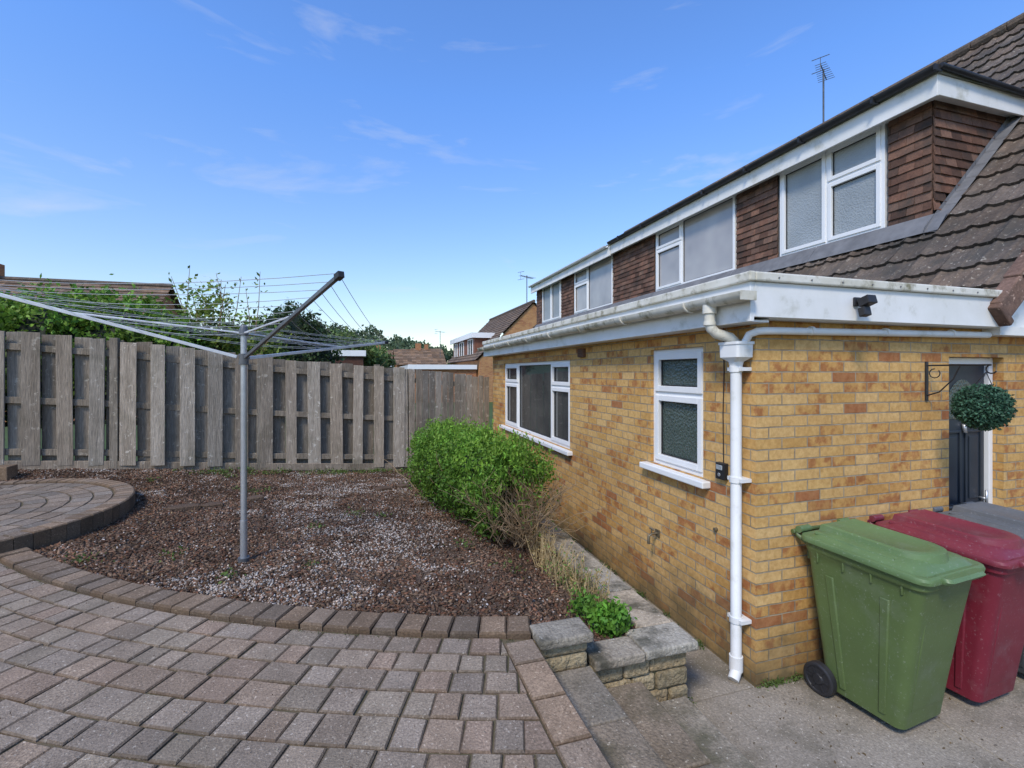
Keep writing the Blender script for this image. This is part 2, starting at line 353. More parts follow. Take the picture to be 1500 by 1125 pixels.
for k in range(34):
    dr=random.choice([.150,.165,.180]); th=math.radians(6)+random.uniform(0,.02)
    while th<math.radians(66):
        w=random.choice([.125,.165,.165,.205,.235])/r
        j=lambda: random.uniform(-.004,.004)
        P4=[pt(r,th),pt(r,th+w),pt(r+dr,th+w),pt(r+dr,th)]
        P4=[(x+j(),y+j()) for x,y in P4]; P4=clipx(P4,.712)
        if len(P4)>=3 and max(p[1] for p in P4)>-1.5:
            a=abs(sum(P4[i][0]*P4[(i+1)%len(P4)][1]-P4[(i+1)%len(P4)][0]*P4[i][1] for i in range(len(P4))))/2
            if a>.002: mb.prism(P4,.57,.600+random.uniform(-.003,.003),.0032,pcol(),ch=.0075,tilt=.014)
        th+=w
    r+=dr
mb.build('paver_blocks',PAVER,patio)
mb=MB(); y=2.50
while y>-2:
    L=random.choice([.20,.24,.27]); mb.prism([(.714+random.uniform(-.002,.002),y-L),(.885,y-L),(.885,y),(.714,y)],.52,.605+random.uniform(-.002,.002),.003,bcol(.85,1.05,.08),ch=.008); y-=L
mb.build('edging_blocks',PAVER,patio)
mb=MB(); th=math.radians(16.4)
while th<math.radians(66):
    w=random.uniform(.135,.165)/8.2
    P4=[pt(8.115,th),pt(8.115,th+w),pt(8.315,th+w),pt(8.315,th)]
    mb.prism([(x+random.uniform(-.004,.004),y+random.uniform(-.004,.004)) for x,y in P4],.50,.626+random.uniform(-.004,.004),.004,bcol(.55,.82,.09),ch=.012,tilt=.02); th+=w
mb.build('soldier_course',PAVER,patio)

rp=empty('round_brick_patio'); cx,cy=-4.1,5.9
mb=MB()
mb.face([(cx+1.55*math.cos(a*math.pi/30),cy+1.55*math.sin(a*math.pi/30),.705) for a in range(60)]); mb.build('round_joint_bed',JOINT,rp)
mb=MB()
def ringblocks(mb,r0,r1,w,z0,z1,lo,hi,red=0,ch=.008):
    n=max(5,int(2*math.pi*(r0+r1)/2/w)); off=random.random()
    for k in range(n):
        a0=2*math.pi*(k+off)/n; a1=2*math.pi*(k+1+off)/n
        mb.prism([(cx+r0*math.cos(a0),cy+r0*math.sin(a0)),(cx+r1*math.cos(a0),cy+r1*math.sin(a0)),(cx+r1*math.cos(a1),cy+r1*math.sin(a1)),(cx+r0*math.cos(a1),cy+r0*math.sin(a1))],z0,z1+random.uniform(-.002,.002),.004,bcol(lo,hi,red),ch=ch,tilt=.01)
ringblocks(mb,1.44,1.63,.12,.45,.735,.6,.9,.10,.012)
rr=.15
while rr<1.42:
    ringblocks(mb,rr,min(rr+.185,1.435),.2,.68,.715,.65,.95); rr+=.186
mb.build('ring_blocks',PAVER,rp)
mb=MB()
for k in range(8):
    mb.box(-6.2+k*.23,-5.98+k*.23,7.55,7.75,.68,.90,bcol(.55,.8,.12)); 
mb.build('low_brick_edging_wall',PAVER,None,bevel=.01)

# ------------------------------------------------------------ steps, planter wall
st=empty('garden_steps')
mb=MB()
for x0,x1,z in ((.89,1.19,.45),(1.193,1.515,.30),(1.518,1.83,.15)):
    y=2.41
    while y>-2.5:
        L=random.choice([.42,.45,.6]); zz=z+random.uniform(-.005,.005)
        mb.box(x0,x1-.014-random.uniform(0,.006),y-L+.008,y,-.03,zz-.045,(.62,.6,.56)); mb.box(x0,x1+random.uniform(-.004,.004),y-L+.008,y,zz-.043,zz,bcol(.85,1.15)); y-=L
mb.build('treads',STEP,st,bevel=.009,seg=2)
pw=empty('stone_planter_wall')
mb=MB(); mc=MB()
def rough_wall_x(x0,x1,y0,y1,z0,z1,h=.105):
    z=z0
    while z<z1-.02:
        hh=min(h*random.uniform(.85,1.15),z1-z); x=x0
        if z1-z-hh<.03: hh=z1-z
        while x<x1-.01:
            L=min(random.uniform(.14,.34),x1-x)
            if x1-x-L<.07: L=x1-x
            mb.box(x+.004,x+L-.004,y0+random.uniform(-.006,.012),y1,z+.004,z+hh-.004,bcol(.7,1.1)); x+=L
        z+=hh
def rough_wall_y(y0,y1,x0,x1,z0,z1,h=.105):
    z=z0
    while z<z1-.02:
        hh=min(h*random.uniform(.85,1.15),z1-z); y=y0
        if z1-z-hh<.03: hh=z1-z
        while y<y1-.01:
            L=min(random.uniform(.16,.36),y1-y)
            mb.box(x0,x1+random.uniform(-.012,.006),y+.004,y+L-.004,z+.004,z+hh-.004,bcol(.7,1.05)); y+=L
        z+=hh
rough_wall_x(.892,1.20,2.44,2.60,-.02,.57)
rough_wall_x(1.205,1.88,2.45,2.62,-.02,.40)
rough_wall_y(2.625,9.2,1.70,1.88,-.02,.40)
mb.build('stone_blocks',STONE,pw,bevel=.016,seg=2)
mm=MB(); mm.box(.895,1.19,2.462,2.595,-.02,.56); mm.box(1.19,1.865,2.475,2.60,-.02,.39); mm.box(1.72,1.862,2.5,9.2,-.02,.39); mm.build('mortar_core',JOINT,pw)
mc.box(.892,1.215,2.40,2.60,.577,.630,bcol(.75,.85)); 
mc.box(1.222,1.55,2.40,2.60,.403,.462,bcol(.8,1.0)); mc.box(1.556,1.925,2.41,2.66,.403,.460,bcol(.9,1.1))
y=2.67
while y<9:
    L=random.choice([.44,.5,.58]); mc.box(1.66+.02*random.random(),1.92,y,y+L-.01,.403,.455+random.uniform(-.004,.004),bcol(.8,1.1)); y+=L
mc.build('coping',COPE,pw,bevel=.014,seg=3)

# ------------------------------------------------------------ concrete yard
mb=MB(); mb.box(1.6,14,-5,9.6,-.06,-.012); mb.build('yard_joint_base',JOINT)
mb=MB()
for xa,xb in ((1.835,3.28),(3.29,4.75),(4.76,8),(8.01,12)):
    for ya,yb in ((-4,-.6),(-.59,1.35),(1.36,2.53)): mb.box(xa,xb,ya,yb,-.05,random.uniform(-.003,.002))
for k in range(5): mb.box(1.9,2.47,2.54+k*1.4,2.53+(k+1)*1.4,-.05,random.uniform(-.004,.002))
mb.build('concrete_yard',CONC,bevel=.006)

# ------------------------------------------------------------ fence
fn=empty('timber_fence'); mb=MB(); mr=MB()
SEG=[]; tot=0
for a,b in zip(FP,FP[1:]):
    L=math.hypot(b[0]-a[0],b[1]-a[1]); SEG.append((tot,L,a,b)); tot+=L
def at(s):
    for t0,L,a,b in SEG:
        if s<=t0+L or (t0,L,a,b)==SEG[-1]:
            t=(s-t0)/L; d=Vector((b[0]-a[0],b[1]-a[1],0)).normalized()
            return Vector((a[0]+(b[0]-a[0])*t,a[1]+(b[1]-a[1])*t,a[2]+(b[2]-a[2])*t)),d,Vector((d.y,-d.x,0))
s_close=next(t0 for t0,L,a,b in SEG if abs(a[0]-.72)<.01)-.15
def board(s,off,w,th,shade,hh=1.82):
    p,d,n=at(s); h=hh+random.uniform(-.022,.014); tilt=random.uniform(-.012,.012)
    up=Vector((d.x*tilt,d.y*tilt,1))*(h/2)
    b=random.uniform(.68,1.18)*shade; r=random.uniform(-.04,.05)
    mb.obox(p+n*off+Vector((0,0,h/2+.04)),d*w/2+Vector((0,0,random.uniform(-.006,.006))),n*th/2+d*random.uniform(-.003,.003),up,(b*(1+r),b,b*(1-r)))
s=.1
while s<s_close:
    board(s,.045,random.uniform(.165,.20),.02,1.1); board(s+.18,-.045,.20,.02,.8); s+=.36
s=s_close+.06
while s<tot-.03:
    board(s,.035,random.uniform(.115,.13),.018,.95); s+=.134
s=0
while s<tot-.5:
    e=min(s+1.86,tot)
    p,d,n=at(s+.01); mr.obox(p+Vector((0,0,.93)),d*.048,n*.048,Vector((0,0,.96)),(.8,.8,.78))
    q,_,_=at(e-.01)
    for h in (.22,.93,1.66):
        c=(p+q)/2+Vector((0,0,h)); mr.obox(c,(q-p)/2,n*.018,Vector((0,0,.045)),(.75,.73,.7))
    c=(p+q)/2+Vector((0,0,.045))+n*.03; mr.obox(c,(q-p)/2,n*.02,Vector((0,0,.06)),(.9,.85,.8))
    s+=1.87
mb.build('boards',WOOD,fn,bevel=.003,seg=1); mr.build('posts_and_rails',WOOD,fn,bevel=.004,seg=1)

# ------------------------------------------------------------ main house
hs=empty('brick_house')
WX=2.48; WY=2.54
mb=MB()
def wall_boxes(spans,vspan,openings,fn_):
    us=sorted({spans[0],spans[1]}|{o[0] for o in openings}|{o[1] for o in openings})
    for a,b in zip(us,us[1:]):
        op=[o for o in openings if o[0]<=a+1e-6 and o[1]>=b-1e-6]
        if not op: fn_(a,b,*vspan)
        else:
            o=op[0]
            if o[2]>vspan[0]: fn_(a,b,vspan[0],o[2])
            if o[3]<vspan[1]: fn_(a,b,o[3],vspan[1])
SW=(3.06,3.77,1.27,2.30); BW=(5.585,8.69,1.09,2.26); DR=(4.36,5.02,-.1,2.22)
wall_boxes((WY,9.52),(-.1,2.46),[SW,BW],lambda a,b,c,d: mb.box(WX,WX+.2,a,b,c,d))
wall_boxes((WX+.2,13.9),(-.1,2.46),[DR],lambda a,b,c,d: mb.box(a,b,WY,WY+.2,c,d))
mb.box(WX+.2,4.9,9.32,9.52,-.1,2.46)
mb.box(4.9,5.1,9.52,15.8,-.1,2.6); mb.box(13.7,13.9,WY+.2,15.8,-.1,2.6); mb.box(5.1,13.7,15.6,15.8,-.1,2.6)
mb.build('brick_walls',BRICK,hs)
mb=MB()
for Y0,Y1 in ((WY+.004,WY+.12),(15.65,15.79)):
    A=[(4.9,Y0,2.46),(13.8,Y0,2.46),(13.8,Y0,2.70),(9.37,Y0,7.1),(4.9,Y0,2.63)]; B=[(x,Y1,z) for x,_,z in A]
    mb.face(A); mb.face(B[::-1])
mb.build('gable_cladding',WHITED,hs)
fr=MB(); gl=MB(); sl=MB()
def window(P,u0,u1,v0,v1,cells,gm,sill=True,fw=.05,rec=.03,sillout=.08):
    def lb(m_,a,b,c,d,w0,w1,mi=0):
        p=P(a,c,w0); q=P(b,d,w1); x=[min(p[i],q[i]) for i in range(3)]; y=[max(p[i],q[i]) for i in range(3)]
        m_.box(x[0],y[0],x[1],y[1],x[2],y[2],(1,1,1),mi)
    w0,w1=-.11,-rec
    lb(fr,u0,u0+fw,v0,v1,w0,w1); lb(fr,u1-fw,u1,v0,v1,w0,w1); lb(fr,u0+fw,u1-fw,v0,v0+fw,w0,w1); lb(fr,u0+fw,u1-fw,v1-fw,v1,w0,w1)
    for (a,b,c,d,sash,g) in cells:
        A,B,C_,D_=a,b,c,d
        if A>u0+1e-4: lb(fr,A-.025,A+.025,C_+.001,D_-.001,w0+.005,w1-.002); A+=.025
        else: A+=fw
        if B<u1-1e-4: B-=.025
        else: B-=fw
        if D_<v1-1e-4: lb(fr,A,B,D_-.025,D_+.025,w0+.005,w1-.001); D_-=.025
        else: D_-=fw
        if C_>v0+1e-4: C_+=.025
        else: C_+=fw
        e=0
        if sash:
            e=.042; o=w1+.014
            lb(fr,A-.008,A+e,C_-.008,D_+.008,w0+.01,o); lb(fr,B-e,B+.008,C_-.008,D_+.008,w0+.01,o)
            lb(fr,A+e,B-e,C_-.008,C_+e,w0+.01,o); lb(fr,A+e,B-e,D_-e,D_+.008,w0+.01,o)
        gk=.010
        for (a2,b2,c2,d2) in ((A+e,A+e+gk,C_+e,D_-e),(B-e-gk,B-e,C_+e,D_-e),(A+e+gk,B-e-gk,C_+e,C_+e+gk),(A+e+gk,B-e-gk,D_-e-gk,D_-e)):
            lb(gl,a2,b2,c2,d2,w0+.02,w1-.018,0)
        lb(gl,A+e+gk,B-e-gk,C_+e+gk,D_-e-gk,w0+.015,w1-.03,g)
    if sill: lb(sl,u0-.08,u1+.08,v0-.055,v0-.003,-.1,sillout*.9)
PX=lambda X0:(lambda u,v,w:(X0-w,u,v))
G=dict(dark=1,frost=2,sky=3,curt=4)
def sub(u0,u1,v0,v1,t,g,top_sash=True,bot_sash=True,): return [(u0,u1,v0,t,bot_sash,g),(u0,u1,t,v1,top_sash,g)]
window(PX(WX),*SW,sub(*SW,1.91,G['frost']),None)
window(PX(WX),*BW,sub(5.585,6.31,1.09,2.26,1.90,1)+[(6.31,7.86,1.09,2.26,False,1)]+sub(7.86,8.69,1.09,2.26,1.90,1),None)
DX=5.75
Z0,Z1=3.76,5.03
window(PX(DX),3.97,5.43,Z0,Z1,sub(3.97,4.69,Z0,Z1,4.56,3)+[(4.69,5.43,Z0,Z1,True,3)],None,rec=-.02,sillout=.05)
window(PX(DX),6.31,8.53,Z0,Z1,[(6.31,7.67,Z0,Z1,False,4)]+sub(7.67,8.53,Z0,Z1,4.62,4),None,rec=-.02,sillout=.05)
window(PX(DX),10.36,12.6,Z0,Z1,[(10.36,11.7,Z0,Z1,False,4)]+sub(11.7,12.6,Z0,Z1,4.6,4),None,rec=-.02,sillout=.05)
window(PX(DX),13.6,15.25,Z0,Z1,[(13.6,14.4,Z0,Z1,True,3),(14.4,15.25,Z0,Z1,True,3)],None,rec=-.02,sillout=.05)
fr.build('window_frames',WHITE,hs,bevel=.004,seg=2); sl.build('window_sills',WHITE,hs,bevel=.008)
gl.build('window_glass',[BLACKP,GL_DARK,GL_FROST,GL_SKY,GL_CURT],hs)
mb=MB(); mw=MB(); mg=MB(); y0=WY+.10
mw.box(4.362,4.41,y0-.03,y0+.05,0,2.218); mw.box(4.97,5.018,y0-.03,y0+.05,0,2.218); mw.box(4.41,4.97,y0-.03,y0+.05,2.165,2.218); mw.box(4.36,5.02,WY-.02,y0+.05,-.02,.06)
mw.build('door_frame',WHITE,hs,bevel=.004)
mb.box(4.415,4.965,y0,y0+.045,.065,2.16)
for a,b,c,d in ((4.46,4.665,.2,.85),(4.715,4.92,.2,.85),(4.46,4.665,1.0,1.62),(4.715,4.92,1.0,1.62)):
    for q in ((a,b,c,c+.02),(a,b,d-.02,d),(a,a+.02,c+.02,d-.02),(b-.02,b,c+.02,d-.02)): mb.box(q[0],q[1],y0-.012,y0-.001,q[2],q[3])
    mb.box(a+.05,b-.05,y0-.009,y0-.001,c+.05,d-.05)
mb.build('door_leaf',DOORM,hs,bevel=.004)
A=[(4.48+.41*(.5-.5*math.cos(math.pi*k/12)),y0-.004,1.74+.30*math.sin(math.pi*k/12)) for k in range(13)]
mg.face(A); mg.box(4.50,4.87,y0-.004,y0-.001,1.715,1.738); mg.build('door_fanlight',GL_FROST,hs)
mb=MB(); mb.tube([(4.90,y0-.05,.98),(4.90,y0-.05,1.12)],.01); mb.tube([(4.90,y0,1.05),(4.90,y0-.05,1.05)],.01); mb.tube([(4.69,y0-.012,1.68),(4.69,y0-.02,1.60)],.015); mb.build('door_handle',ALU,hs,smooth=True)
mb=MB(); mb.box(2.30,5.0,2.40,9.60,2.675,2.70); mb.build('flat_roof_deck',FELT,hs)
mb=MB()
mb.box(2.30,2.33,2.40,9.60,2.42,2.672); mb.box(2.33,4.74,2.40,2.43,2.45,2.672); mb.box(2.33,2.478,2.43,9.6,2.42,2.435); mb.box(2.48,4.74,2.43,2.538,2.445,2.46)
mb.box(4.742,5.9,2.42,2.538,2.39,2.46)
mb.build('fascia_boards',WHITED,hs,bevel=.003)
mb=MB(); mb.box(2.275,2.32,2.375,9.62,2.672,2.735); mb.box(2.32,4.72,2.375,2.42,2.674,2.733); mb.build('roof_edge_trim',GUTTER,hs,bevel=.01)
mb=MB()
for k in range(9): mb.tube([(2.5+k*.27,2.374,2.70),(2.5+k*.27,2.370,2.70)],.006,8)
mb.build('trim_screws',LEAD,hs)
def gutter(mb,x,z,y0,y1,r=.058,m=0,sag=0):
    n=10; prof=[]
    for k in range(n+1):
        a=math.pi*k/n; prof.append((x-r*math.cos(a),z-r*1.0*math.sin(a)))
    inn=[(x-(r-.006)*math.cos(math.pi*k/n),z-(r-.006)*math.sin(math.pi*k/n)) for k in range(n,-1,-1)]
    loop=prof+inn
    mb.loft([[(px,y0,pz) for px,pz in loop],[(px,y1,pz-sag) for px,pz in loop]],m=m)
mb=MB(); gutter(mb,2.24,2.600,2.36,9.66,.060)
for Y in [2.36]: mb.box(2.182,2.298,Y-.012,Y,2.545,2.602)
y=2.9
while y<9.6:
    mb.tube([(2.24-.066*math.cos(math.pi*k/8),y,2.600-.066*math.sin(math.pi*k/8)) for k in range(9)],.009,6); y+=.9
mb.tube([(2.24,2.70,2.56),(2.24,2.70,2.44),(2.25,2.697,2.40),(2.28,2.685,2.365),(2.37,2.652,2.335),(2.405,2.64,2.30),(2.408,2.64,2.2)],.036,14)
mb.tube([(2.24,2.70,2.585),(2.24,2.70,2.50)],.046,14); mb.tube([(2.24,2.70,2.445),(2.24,2.70,2.42)],.042,14)
mb.build('gutter',GUTTER,hs,smooth=True,auto=35)
mb=MB()
def rr(cx,cy,hx,hy,r,z,n=6,skew=0):
    out=[]
    for sx,sy,a0 in ((1,1,0),(-1,1,90),(-1,-1,180),(1,-1,270)):
        for k in range(n+1):
            a=math.radians(a0+90*k/n); px=cx+sx*(hx-r)+r*math.cos(a); py=cy+sy*(hy-r)+r*math.sin(a)
            out.append((px,py,z+skew*(py-cy)))
    return out
hx_,hy_=2.408,2.64
mb.loft([rr(hx_,hy_,.036,.036,.03,2.13),rr(hx_,hy_,.04,.045,.03,2.17),rr(hx_,hy_,.068,.088,.02,2.20),rr(hx_,hy_,.068,.092,.02,2.285),rr(hx_,hy_,.074,.098,.02,2.287),rr(hx_,hy_,.074,.098,.02,2.305),rr(hx_,hy_,.062,.085,.02,2.305),rr(hx_,hy_,.06,.082,.02,2.24)])
mb.tube([(hx_,hy_,2.15),(hx_,hy_,.09),(hx_-.01,hy_-.01,.06),(hx_-.05,hy_-.03,.02)],.036,16)
for z in (2.12,1.365,.41): 
    mb.tube([(hx_,hy_,z-.02),(hx_,hy_,z+.02)],.043,16); mb.box(hx_-.015,WX-.002,hy_-.065,hy_+.065,z-.012,z+.012)
mb.tube([(hx_,hy_,.16),(hx_,hy_,.06)],.044,16)
mb.tube([(4.73,2.49,2.395),(2.62,2.49,2.375),(2.50,2.487,2.372),(2.452,2.50,2.368),(2.425,2.54,2.35),(2.415,2.58,2.28)],.025,14)
for X in (2.9,3.6,4.3): mb.tube([(X-.012,2.49,2.382+.01*(X-2.9)),(X+.012,2.49,2.382+.01*(X-2.9))],.031,14)
mb.build('downpipe',WHITED,hs,smooth=True,auto=40)
EX,EZ=4.66,2.56; sl_=1.01; RX,RZ=9.37,EZ+(9.37-EX)*sl_
ang=math.atan(sl_); T=Vector((math.cos(ang),0,math.sin(ang))); NRM=Vector((-math.sin(ang),0,math.cos(ang)))
slen=(RX-EX)/math.cos(ang)
mb=MB(); g=.315; tw=.30
prof=[(0,.028),(.03,.020),(.05,.004),(.135,.0),(.150,.012),(.170,.012),(.185,0),(.26,.003),(.285,.020)]
nc=int(slen/g)+1
for i in range(nc):
    s0=i*g; s1=min(s0+g+.03,slen+.05); Y=2.42
    while Y<16:
        b=random.uniform(.70,1.2); r=random.uniform(-.05,.05); col=(b*(1+r),b,b*(1-r)); dz=random.uniform(-.004,.005); ds=random.uniform(-.006,.006)
        pr=prof+[(tw,.028)]
        for (a,h0),(c,h1) in zip(pr,pr[1:]):
            lo0=Vector((EX,Y+a,EZ))+T*(s0+ds); lo1=Vector((EX,Y+c,EZ))+T*(s0+ds); hi0=Vector((EX,Y+a,EZ))+T*s1; hi1=Vector((EX,Y+c,EZ))+T*s1
            A=lo0+NRM*(.042+h0+dz); B=lo1+NRM*(.042+h1+dz); C_=hi1+NRM*(.008+h1); E=hi0+NRM*(.008+h0)
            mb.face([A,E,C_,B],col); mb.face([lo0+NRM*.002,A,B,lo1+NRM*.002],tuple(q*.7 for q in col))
        Y+=tw
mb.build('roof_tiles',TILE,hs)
mb=MB(); mb.face([(EX,2.46,EZ),(RX,2.46,RZ),(RX,15.9,RZ),(EX,15.9,EZ)]); mb.face([(RX,2.4,RZ+.05),(RX,15.95,RZ+.05),(14.1,15.95,2.6),(14.1,2.4,2.6)])
mb.build('roof_underlay',LEAD,hs)
mb=MB()
y=2.42
while y<15.9: mb.tube([(RX,y,RZ+.05),(RX,y+.44,RZ+.05)],.10,12,col=bcol(.8,1.1)); y+=.45
i=0
while i*g<slen:
    c=Vector((EX,2.385,EZ))+T*(i*g+.17)+NRM*(.015); b=random.uniform(.85,1.15); mb.obox(c,T*.18+NRM*(-.010),Vector((0,.055,0)),NRM*.085,(b*1.2,b*.95,b*.9)); i+=1
mb.obox(Vector((EX-.02,2.385,EZ-.02)),T*.03,Vector((0,.06,0)),NRM*.10,(1.1,.85,.8))
mb.build('ridge_and_verge',TILE,hs,bevel=.012)
mb=MB(); c=Vector((EX,2.47,EZ))+T*2.4-NRM*.1; mb.obox(c,T*2.35,Vector((0,.012,0)),NRM*.09); mb.build('bargeboard',WHITE,hs)
YA,YB=3.49,15.8
mb=MB(); mb.box(DX+.02,7.8,YA+.02,YB-.02,3.0,5.12); mb.build('dormer_body',LEAD,hs)
mb=MB()
def hung(o,u,n,u0,u1,z0,z1,zmin=None):
    o=Vector(o);u=Vector(u);n=Vector(n); g_=.098; z=z0; k=0
    while z<z1:
        a=u0-(.0825 if k%2 else 0)
        while a<u1:
            a0=max(a,u0); a1=min(a+.165,u1)
            if a1-a0>.02:
                mid=(a0+a1)/2
                if zmin is None or z+.04>zmin(mid):
                    b=random.uniform(.5,1.35); r=random.uniform(-.08,.10); col=(b*(1+r),b,b*(1-r*.5)); j=random.uniform(0,.007); zz=min(z+.13,z1+.03); dz=random.uniform(-.003,.003)
                    c0=o+u*(a0+.0015)+Vector((0,0,z+dz)); c1=o+u*(a1-.0015)+Vector((0,0,z-dz)); t0=o+u*(a0+.0015)+Vector((0,0,zz)); t1=o+u*(a1-.0015)+Vector((0,0,zz))
                    mb.hexa([c0+n*(.012),c1+n*(.012),t1,t0,c0+n*(.030+j),c1+n*(.030+j),t1+n*.012,t0+n*.012],col)
            a+=.165
        z+=g_; k+=1
for a,b in ((YA,3.93),(5.47,6.27),(8.57,10.32),(12.64,13.56),(15.29,YB)): hung((DX,0,0),(0,1,0),(-1,0,0),a,b,3.74,4.98)
roofz=lambda X: EZ+(X-EX)*sl_+.06
hung((0,YA,0),(1,0,0),(0,-1,0),DX-.012,7.35,3.72,4.98,zmin=roofz)
mb.build('hung_tiles',HTILE,hs)
mb=MB()
A=Vector((DX-.03,0,3.775)); B=Vector((DX-.20,0,roofz(DX-.20)+.035))
for a,b in [(YA-.16+k*1.5,YA-.165+(k+1)*1.5) for k in range(9)]:
    b=min(b,YB); mb.face([(A.x,a,A.z),(B.x,a,B.z),(B.x,b,B.z+random.uniform(0,.008)),(A.x,b,A.z)])
mb.box(DX-.028,DX+.02,YA,YB,3.66,3.755)
for k in range(12):
    x0=DX-.20+k*.16; x1=x0+.17
    mb.face([(x0,YA-.015,roofz(x0)+.04),(x0,YA-.14,roofz(x0)+.022),(x1,YA-.14,roofz(x1)+.018),(x1,YA-.015,roofz(x1)+.036)])
    mb.face([(x0,YA-.032,roofz(x0)-.05),(x1,YA-.032,roofz(x1)-.05),(x1,YA-.034,roofz(x1)+.09),(x0,YA-.034,roofz(x0)+.09)])
mb.build('lead_flashing',LEAD,hs)
mb=MB(); FX,FY=5.56,3.34
mb.box(FX,FX+.025,FY,10.14,4.93,5.15); mb.box(FX+.025,7.15,FY,FY+.025,4.94,5.15); mb.box(FX+.025,DX+.02,FY+.026,10.14,4.985,5.0); mb.box(DX+.022,7.1,FY+.026,YA+.02,4.985,5.0)
mb.box(FX-.02,FX+.025,10.15,YB+.1,4.90,5.13); mb.box(FX+.025,DX+.02,10.15,YB+.1,4.985,5.0)
mb.build('dormer_fascia',WHITED,hs,bevel=.004)
mb=MB(); mb.box(FX-.01,7.5,FY-.02,10.14,5.152,5.20); mb.box(FX-.03,7.5,10.15,YB+.15,5.132,5.18); mb.build('dormer_roof',FELT,hs)
mb=MB(); gutter(mb,FX-.055,5.205,FY-.03,10.12,.055); mb.box(FX-.11,FX,FY-.045,FY-.03,5.15,5.21); mb.tube([(FX-.03,FY-.05,5.20),(7.25,FY-.05,5.13)],.028,12); 
mb.tube([(7.25,FY-.05,5.13),(7.3,FY-.05,4.95),(7.0,FY-.08,roofz(7.0)+.12)],.03,10)
y=3.9
while y<10: mb.box(FX-.12,FX,y,y+.03,5.145,5.215); y+=.95
mb.build('dormer_gutter',BLACKP,hs,smooth=True,auto=30)
mb=MB(); gutter(mb,FX-.075,5.15,10.2,YB+.1,.05); mb.build('dormer_gutter_far',WHITED,hs,smooth=True,auto=30)
mb=MB()
for x,y,zt in ((7.0,6.4,5.75),(7.1,13.4,5.75),(6.6,11.9,5.5)): mb.tube([(x,y,5.1),(x,y,zt)],.055,12); mb.tube([(x,y,zt),(x,y,zt+.06)],[.075,.075],12)
mb.build('vent_pipes',BLACKP,hs)
def aerial(name,x,y,z0,z1,k=1.0,par=None):
    m_=MB(); m_.tube([(x,y,z0),(x,y,z1)],.018*k,8)
    b=Vector((x,y,z1-.06*k)); dv=Vector((.75,.45,0)).normalized()*.36*k
    m_.tube([b-dv,b+dv],.01*k,6); cr=Vector((-.45,.75,0)).normalized()
    for q in range(9):
        c=b-dv+dv*2*q/8; h=(.10+.007*q)*k; m_.tube([c-cr*h,c+cr*h],.006*k,5)
    for sg in (1,-1): m_.tube([b-dv+Vector((0,0,.14*sg*k)),b-dv],.006*k,5); m_.tube([b-dv*.95+Vector((0,0,.14*sg*k))-cr*.16*k,b-dv*.95+Vector((0,0,.14*sg*k))+cr*.16*k],.008*k,5)
    m_.build(name,DKGREY,par)
aerial('tv_aerial',9.37,7.75,7.2,8.62)
mb=MB(); mb.box(3.16,3.22,2.382,2.399,2.55,2.61); mb.tube([(3.19,2.385,2.58),(3.19,2.33,2.575)],.016,12); mb.obox((3.19,2.32,2.575),(.04,0,0),(0,.035,-.012),(0,.008,.028)); mb.obox((3.185,2.335,2.505),(.032,0,0),(0,.022,-.006),(0,.006,.030)); 
mb.build('security_light',BLACKP,bevel=.006)
mb=MB(); mb.box(2.44,2.478,2.79,2.88,1.32,1.44,m=0); mb.box(2.432,2.439,2.805,2.865,1.39,1.425,m=1); mb.tube([(2.438,2.835,1.355),(2.43,2.835,1.355)],.014,10,m=2); mb.build('outdoor_switch_box',[BLACKP,GL_SKY,ALU],bevel=.004)
mb=MB(); mb.tube([(2.474,2.835,1.44),(2.474,2.84,1.8),(2.474,2.83,2.1),(2.474,2.836,2.42)],.004,6); mb.build('wall_cable',BLACKP)
mb=MB(); mb.box(2.44,2.479,5.12,5.27,2.28,2.38); 
for k in range(4): mb.box(2.43,2.44,5.13,5.26,2.29+k*.022,2.302+k*.022)
mb.build('wall_vent',HTILE,bevel=.003)
BRASS=mk('old_brass',(.25,.21,.14),(.16,.14,.10),scale=30,rough=.45,metal=.6,bump=0)
mb=MB(); mb.tube([(2.48,3.65,.66),(2.41,3.65,.66),(2.385,3.65,.645),(2.38,3.65,.60)],.011,10); mb.tube([(2.41,3.65,.66),(2.41,3.65,.70)],.007,8); mb.tube([(2.41,3.62,.702),(2.41,3.68,.702)],.007,8); mb.box(2.466,2.478,3.62,3.68,.63,.69); mb.tube([(2.38,3.65,.60),(2.38,3.65,.575)],.014,10)
mb.build('outdoor_tap',BRASS,smooth=True,auto=40)
mb=MB(); mb.tube([(2.48,2.91,.93),(2.455,2.91,.93)],.014,10); mb.build('overflow_pipe',BRASS)
hb=empty('hanging_topiary_ball'); mb=MB(); bx=4.10
mb.box(bx-.012,bx+.012,2.528,2.54,1.88,2.18); mb.tube([(bx,2.53,2.15),(bx,2.14,2.15)],.006,8); mb.tube([(bx,2.53,1.92),(bx,2.45,1.95),(bx,2.36,2.05),(bx,2.32,2.145)],.005,8)
mb.tube([(bx,2.14+.03*math.sin(a)-.0,2.12+.03*math.cos(a)) for a in [k*.6 for k in range(8)]],.005,6)
mb.tube([(bx,2.48+.035*math.sin(a),2.09+.035*math.cos(a)) for a in [k*.6 for k in range(10)]],.004,6)
for dx,dy in ((.1,0),(-.1,0),(0,.1)): mb.tube([(bx,2.17,2.10),(bx+dx,2.17+dy,1.96)],.0025,5)
mb.build('bracket',BLACKP,hb)
d=unit(RNG.normal(size=(5200,3))); bump_=1+.08*np.sin(d[:,0]*17)*np.sin(d[:,1]*15)*np.sin(d[:,2]*16); P=np.array([bx,2.19,1.855])+d*(.150*bump_*RNG.uniform(.84,1.08,5200))[:,None]
leaves('leaves',P,.012,np.array([.05,.115,.07])*RNG.uniform(.4,2.0,(5200,1)),hb)
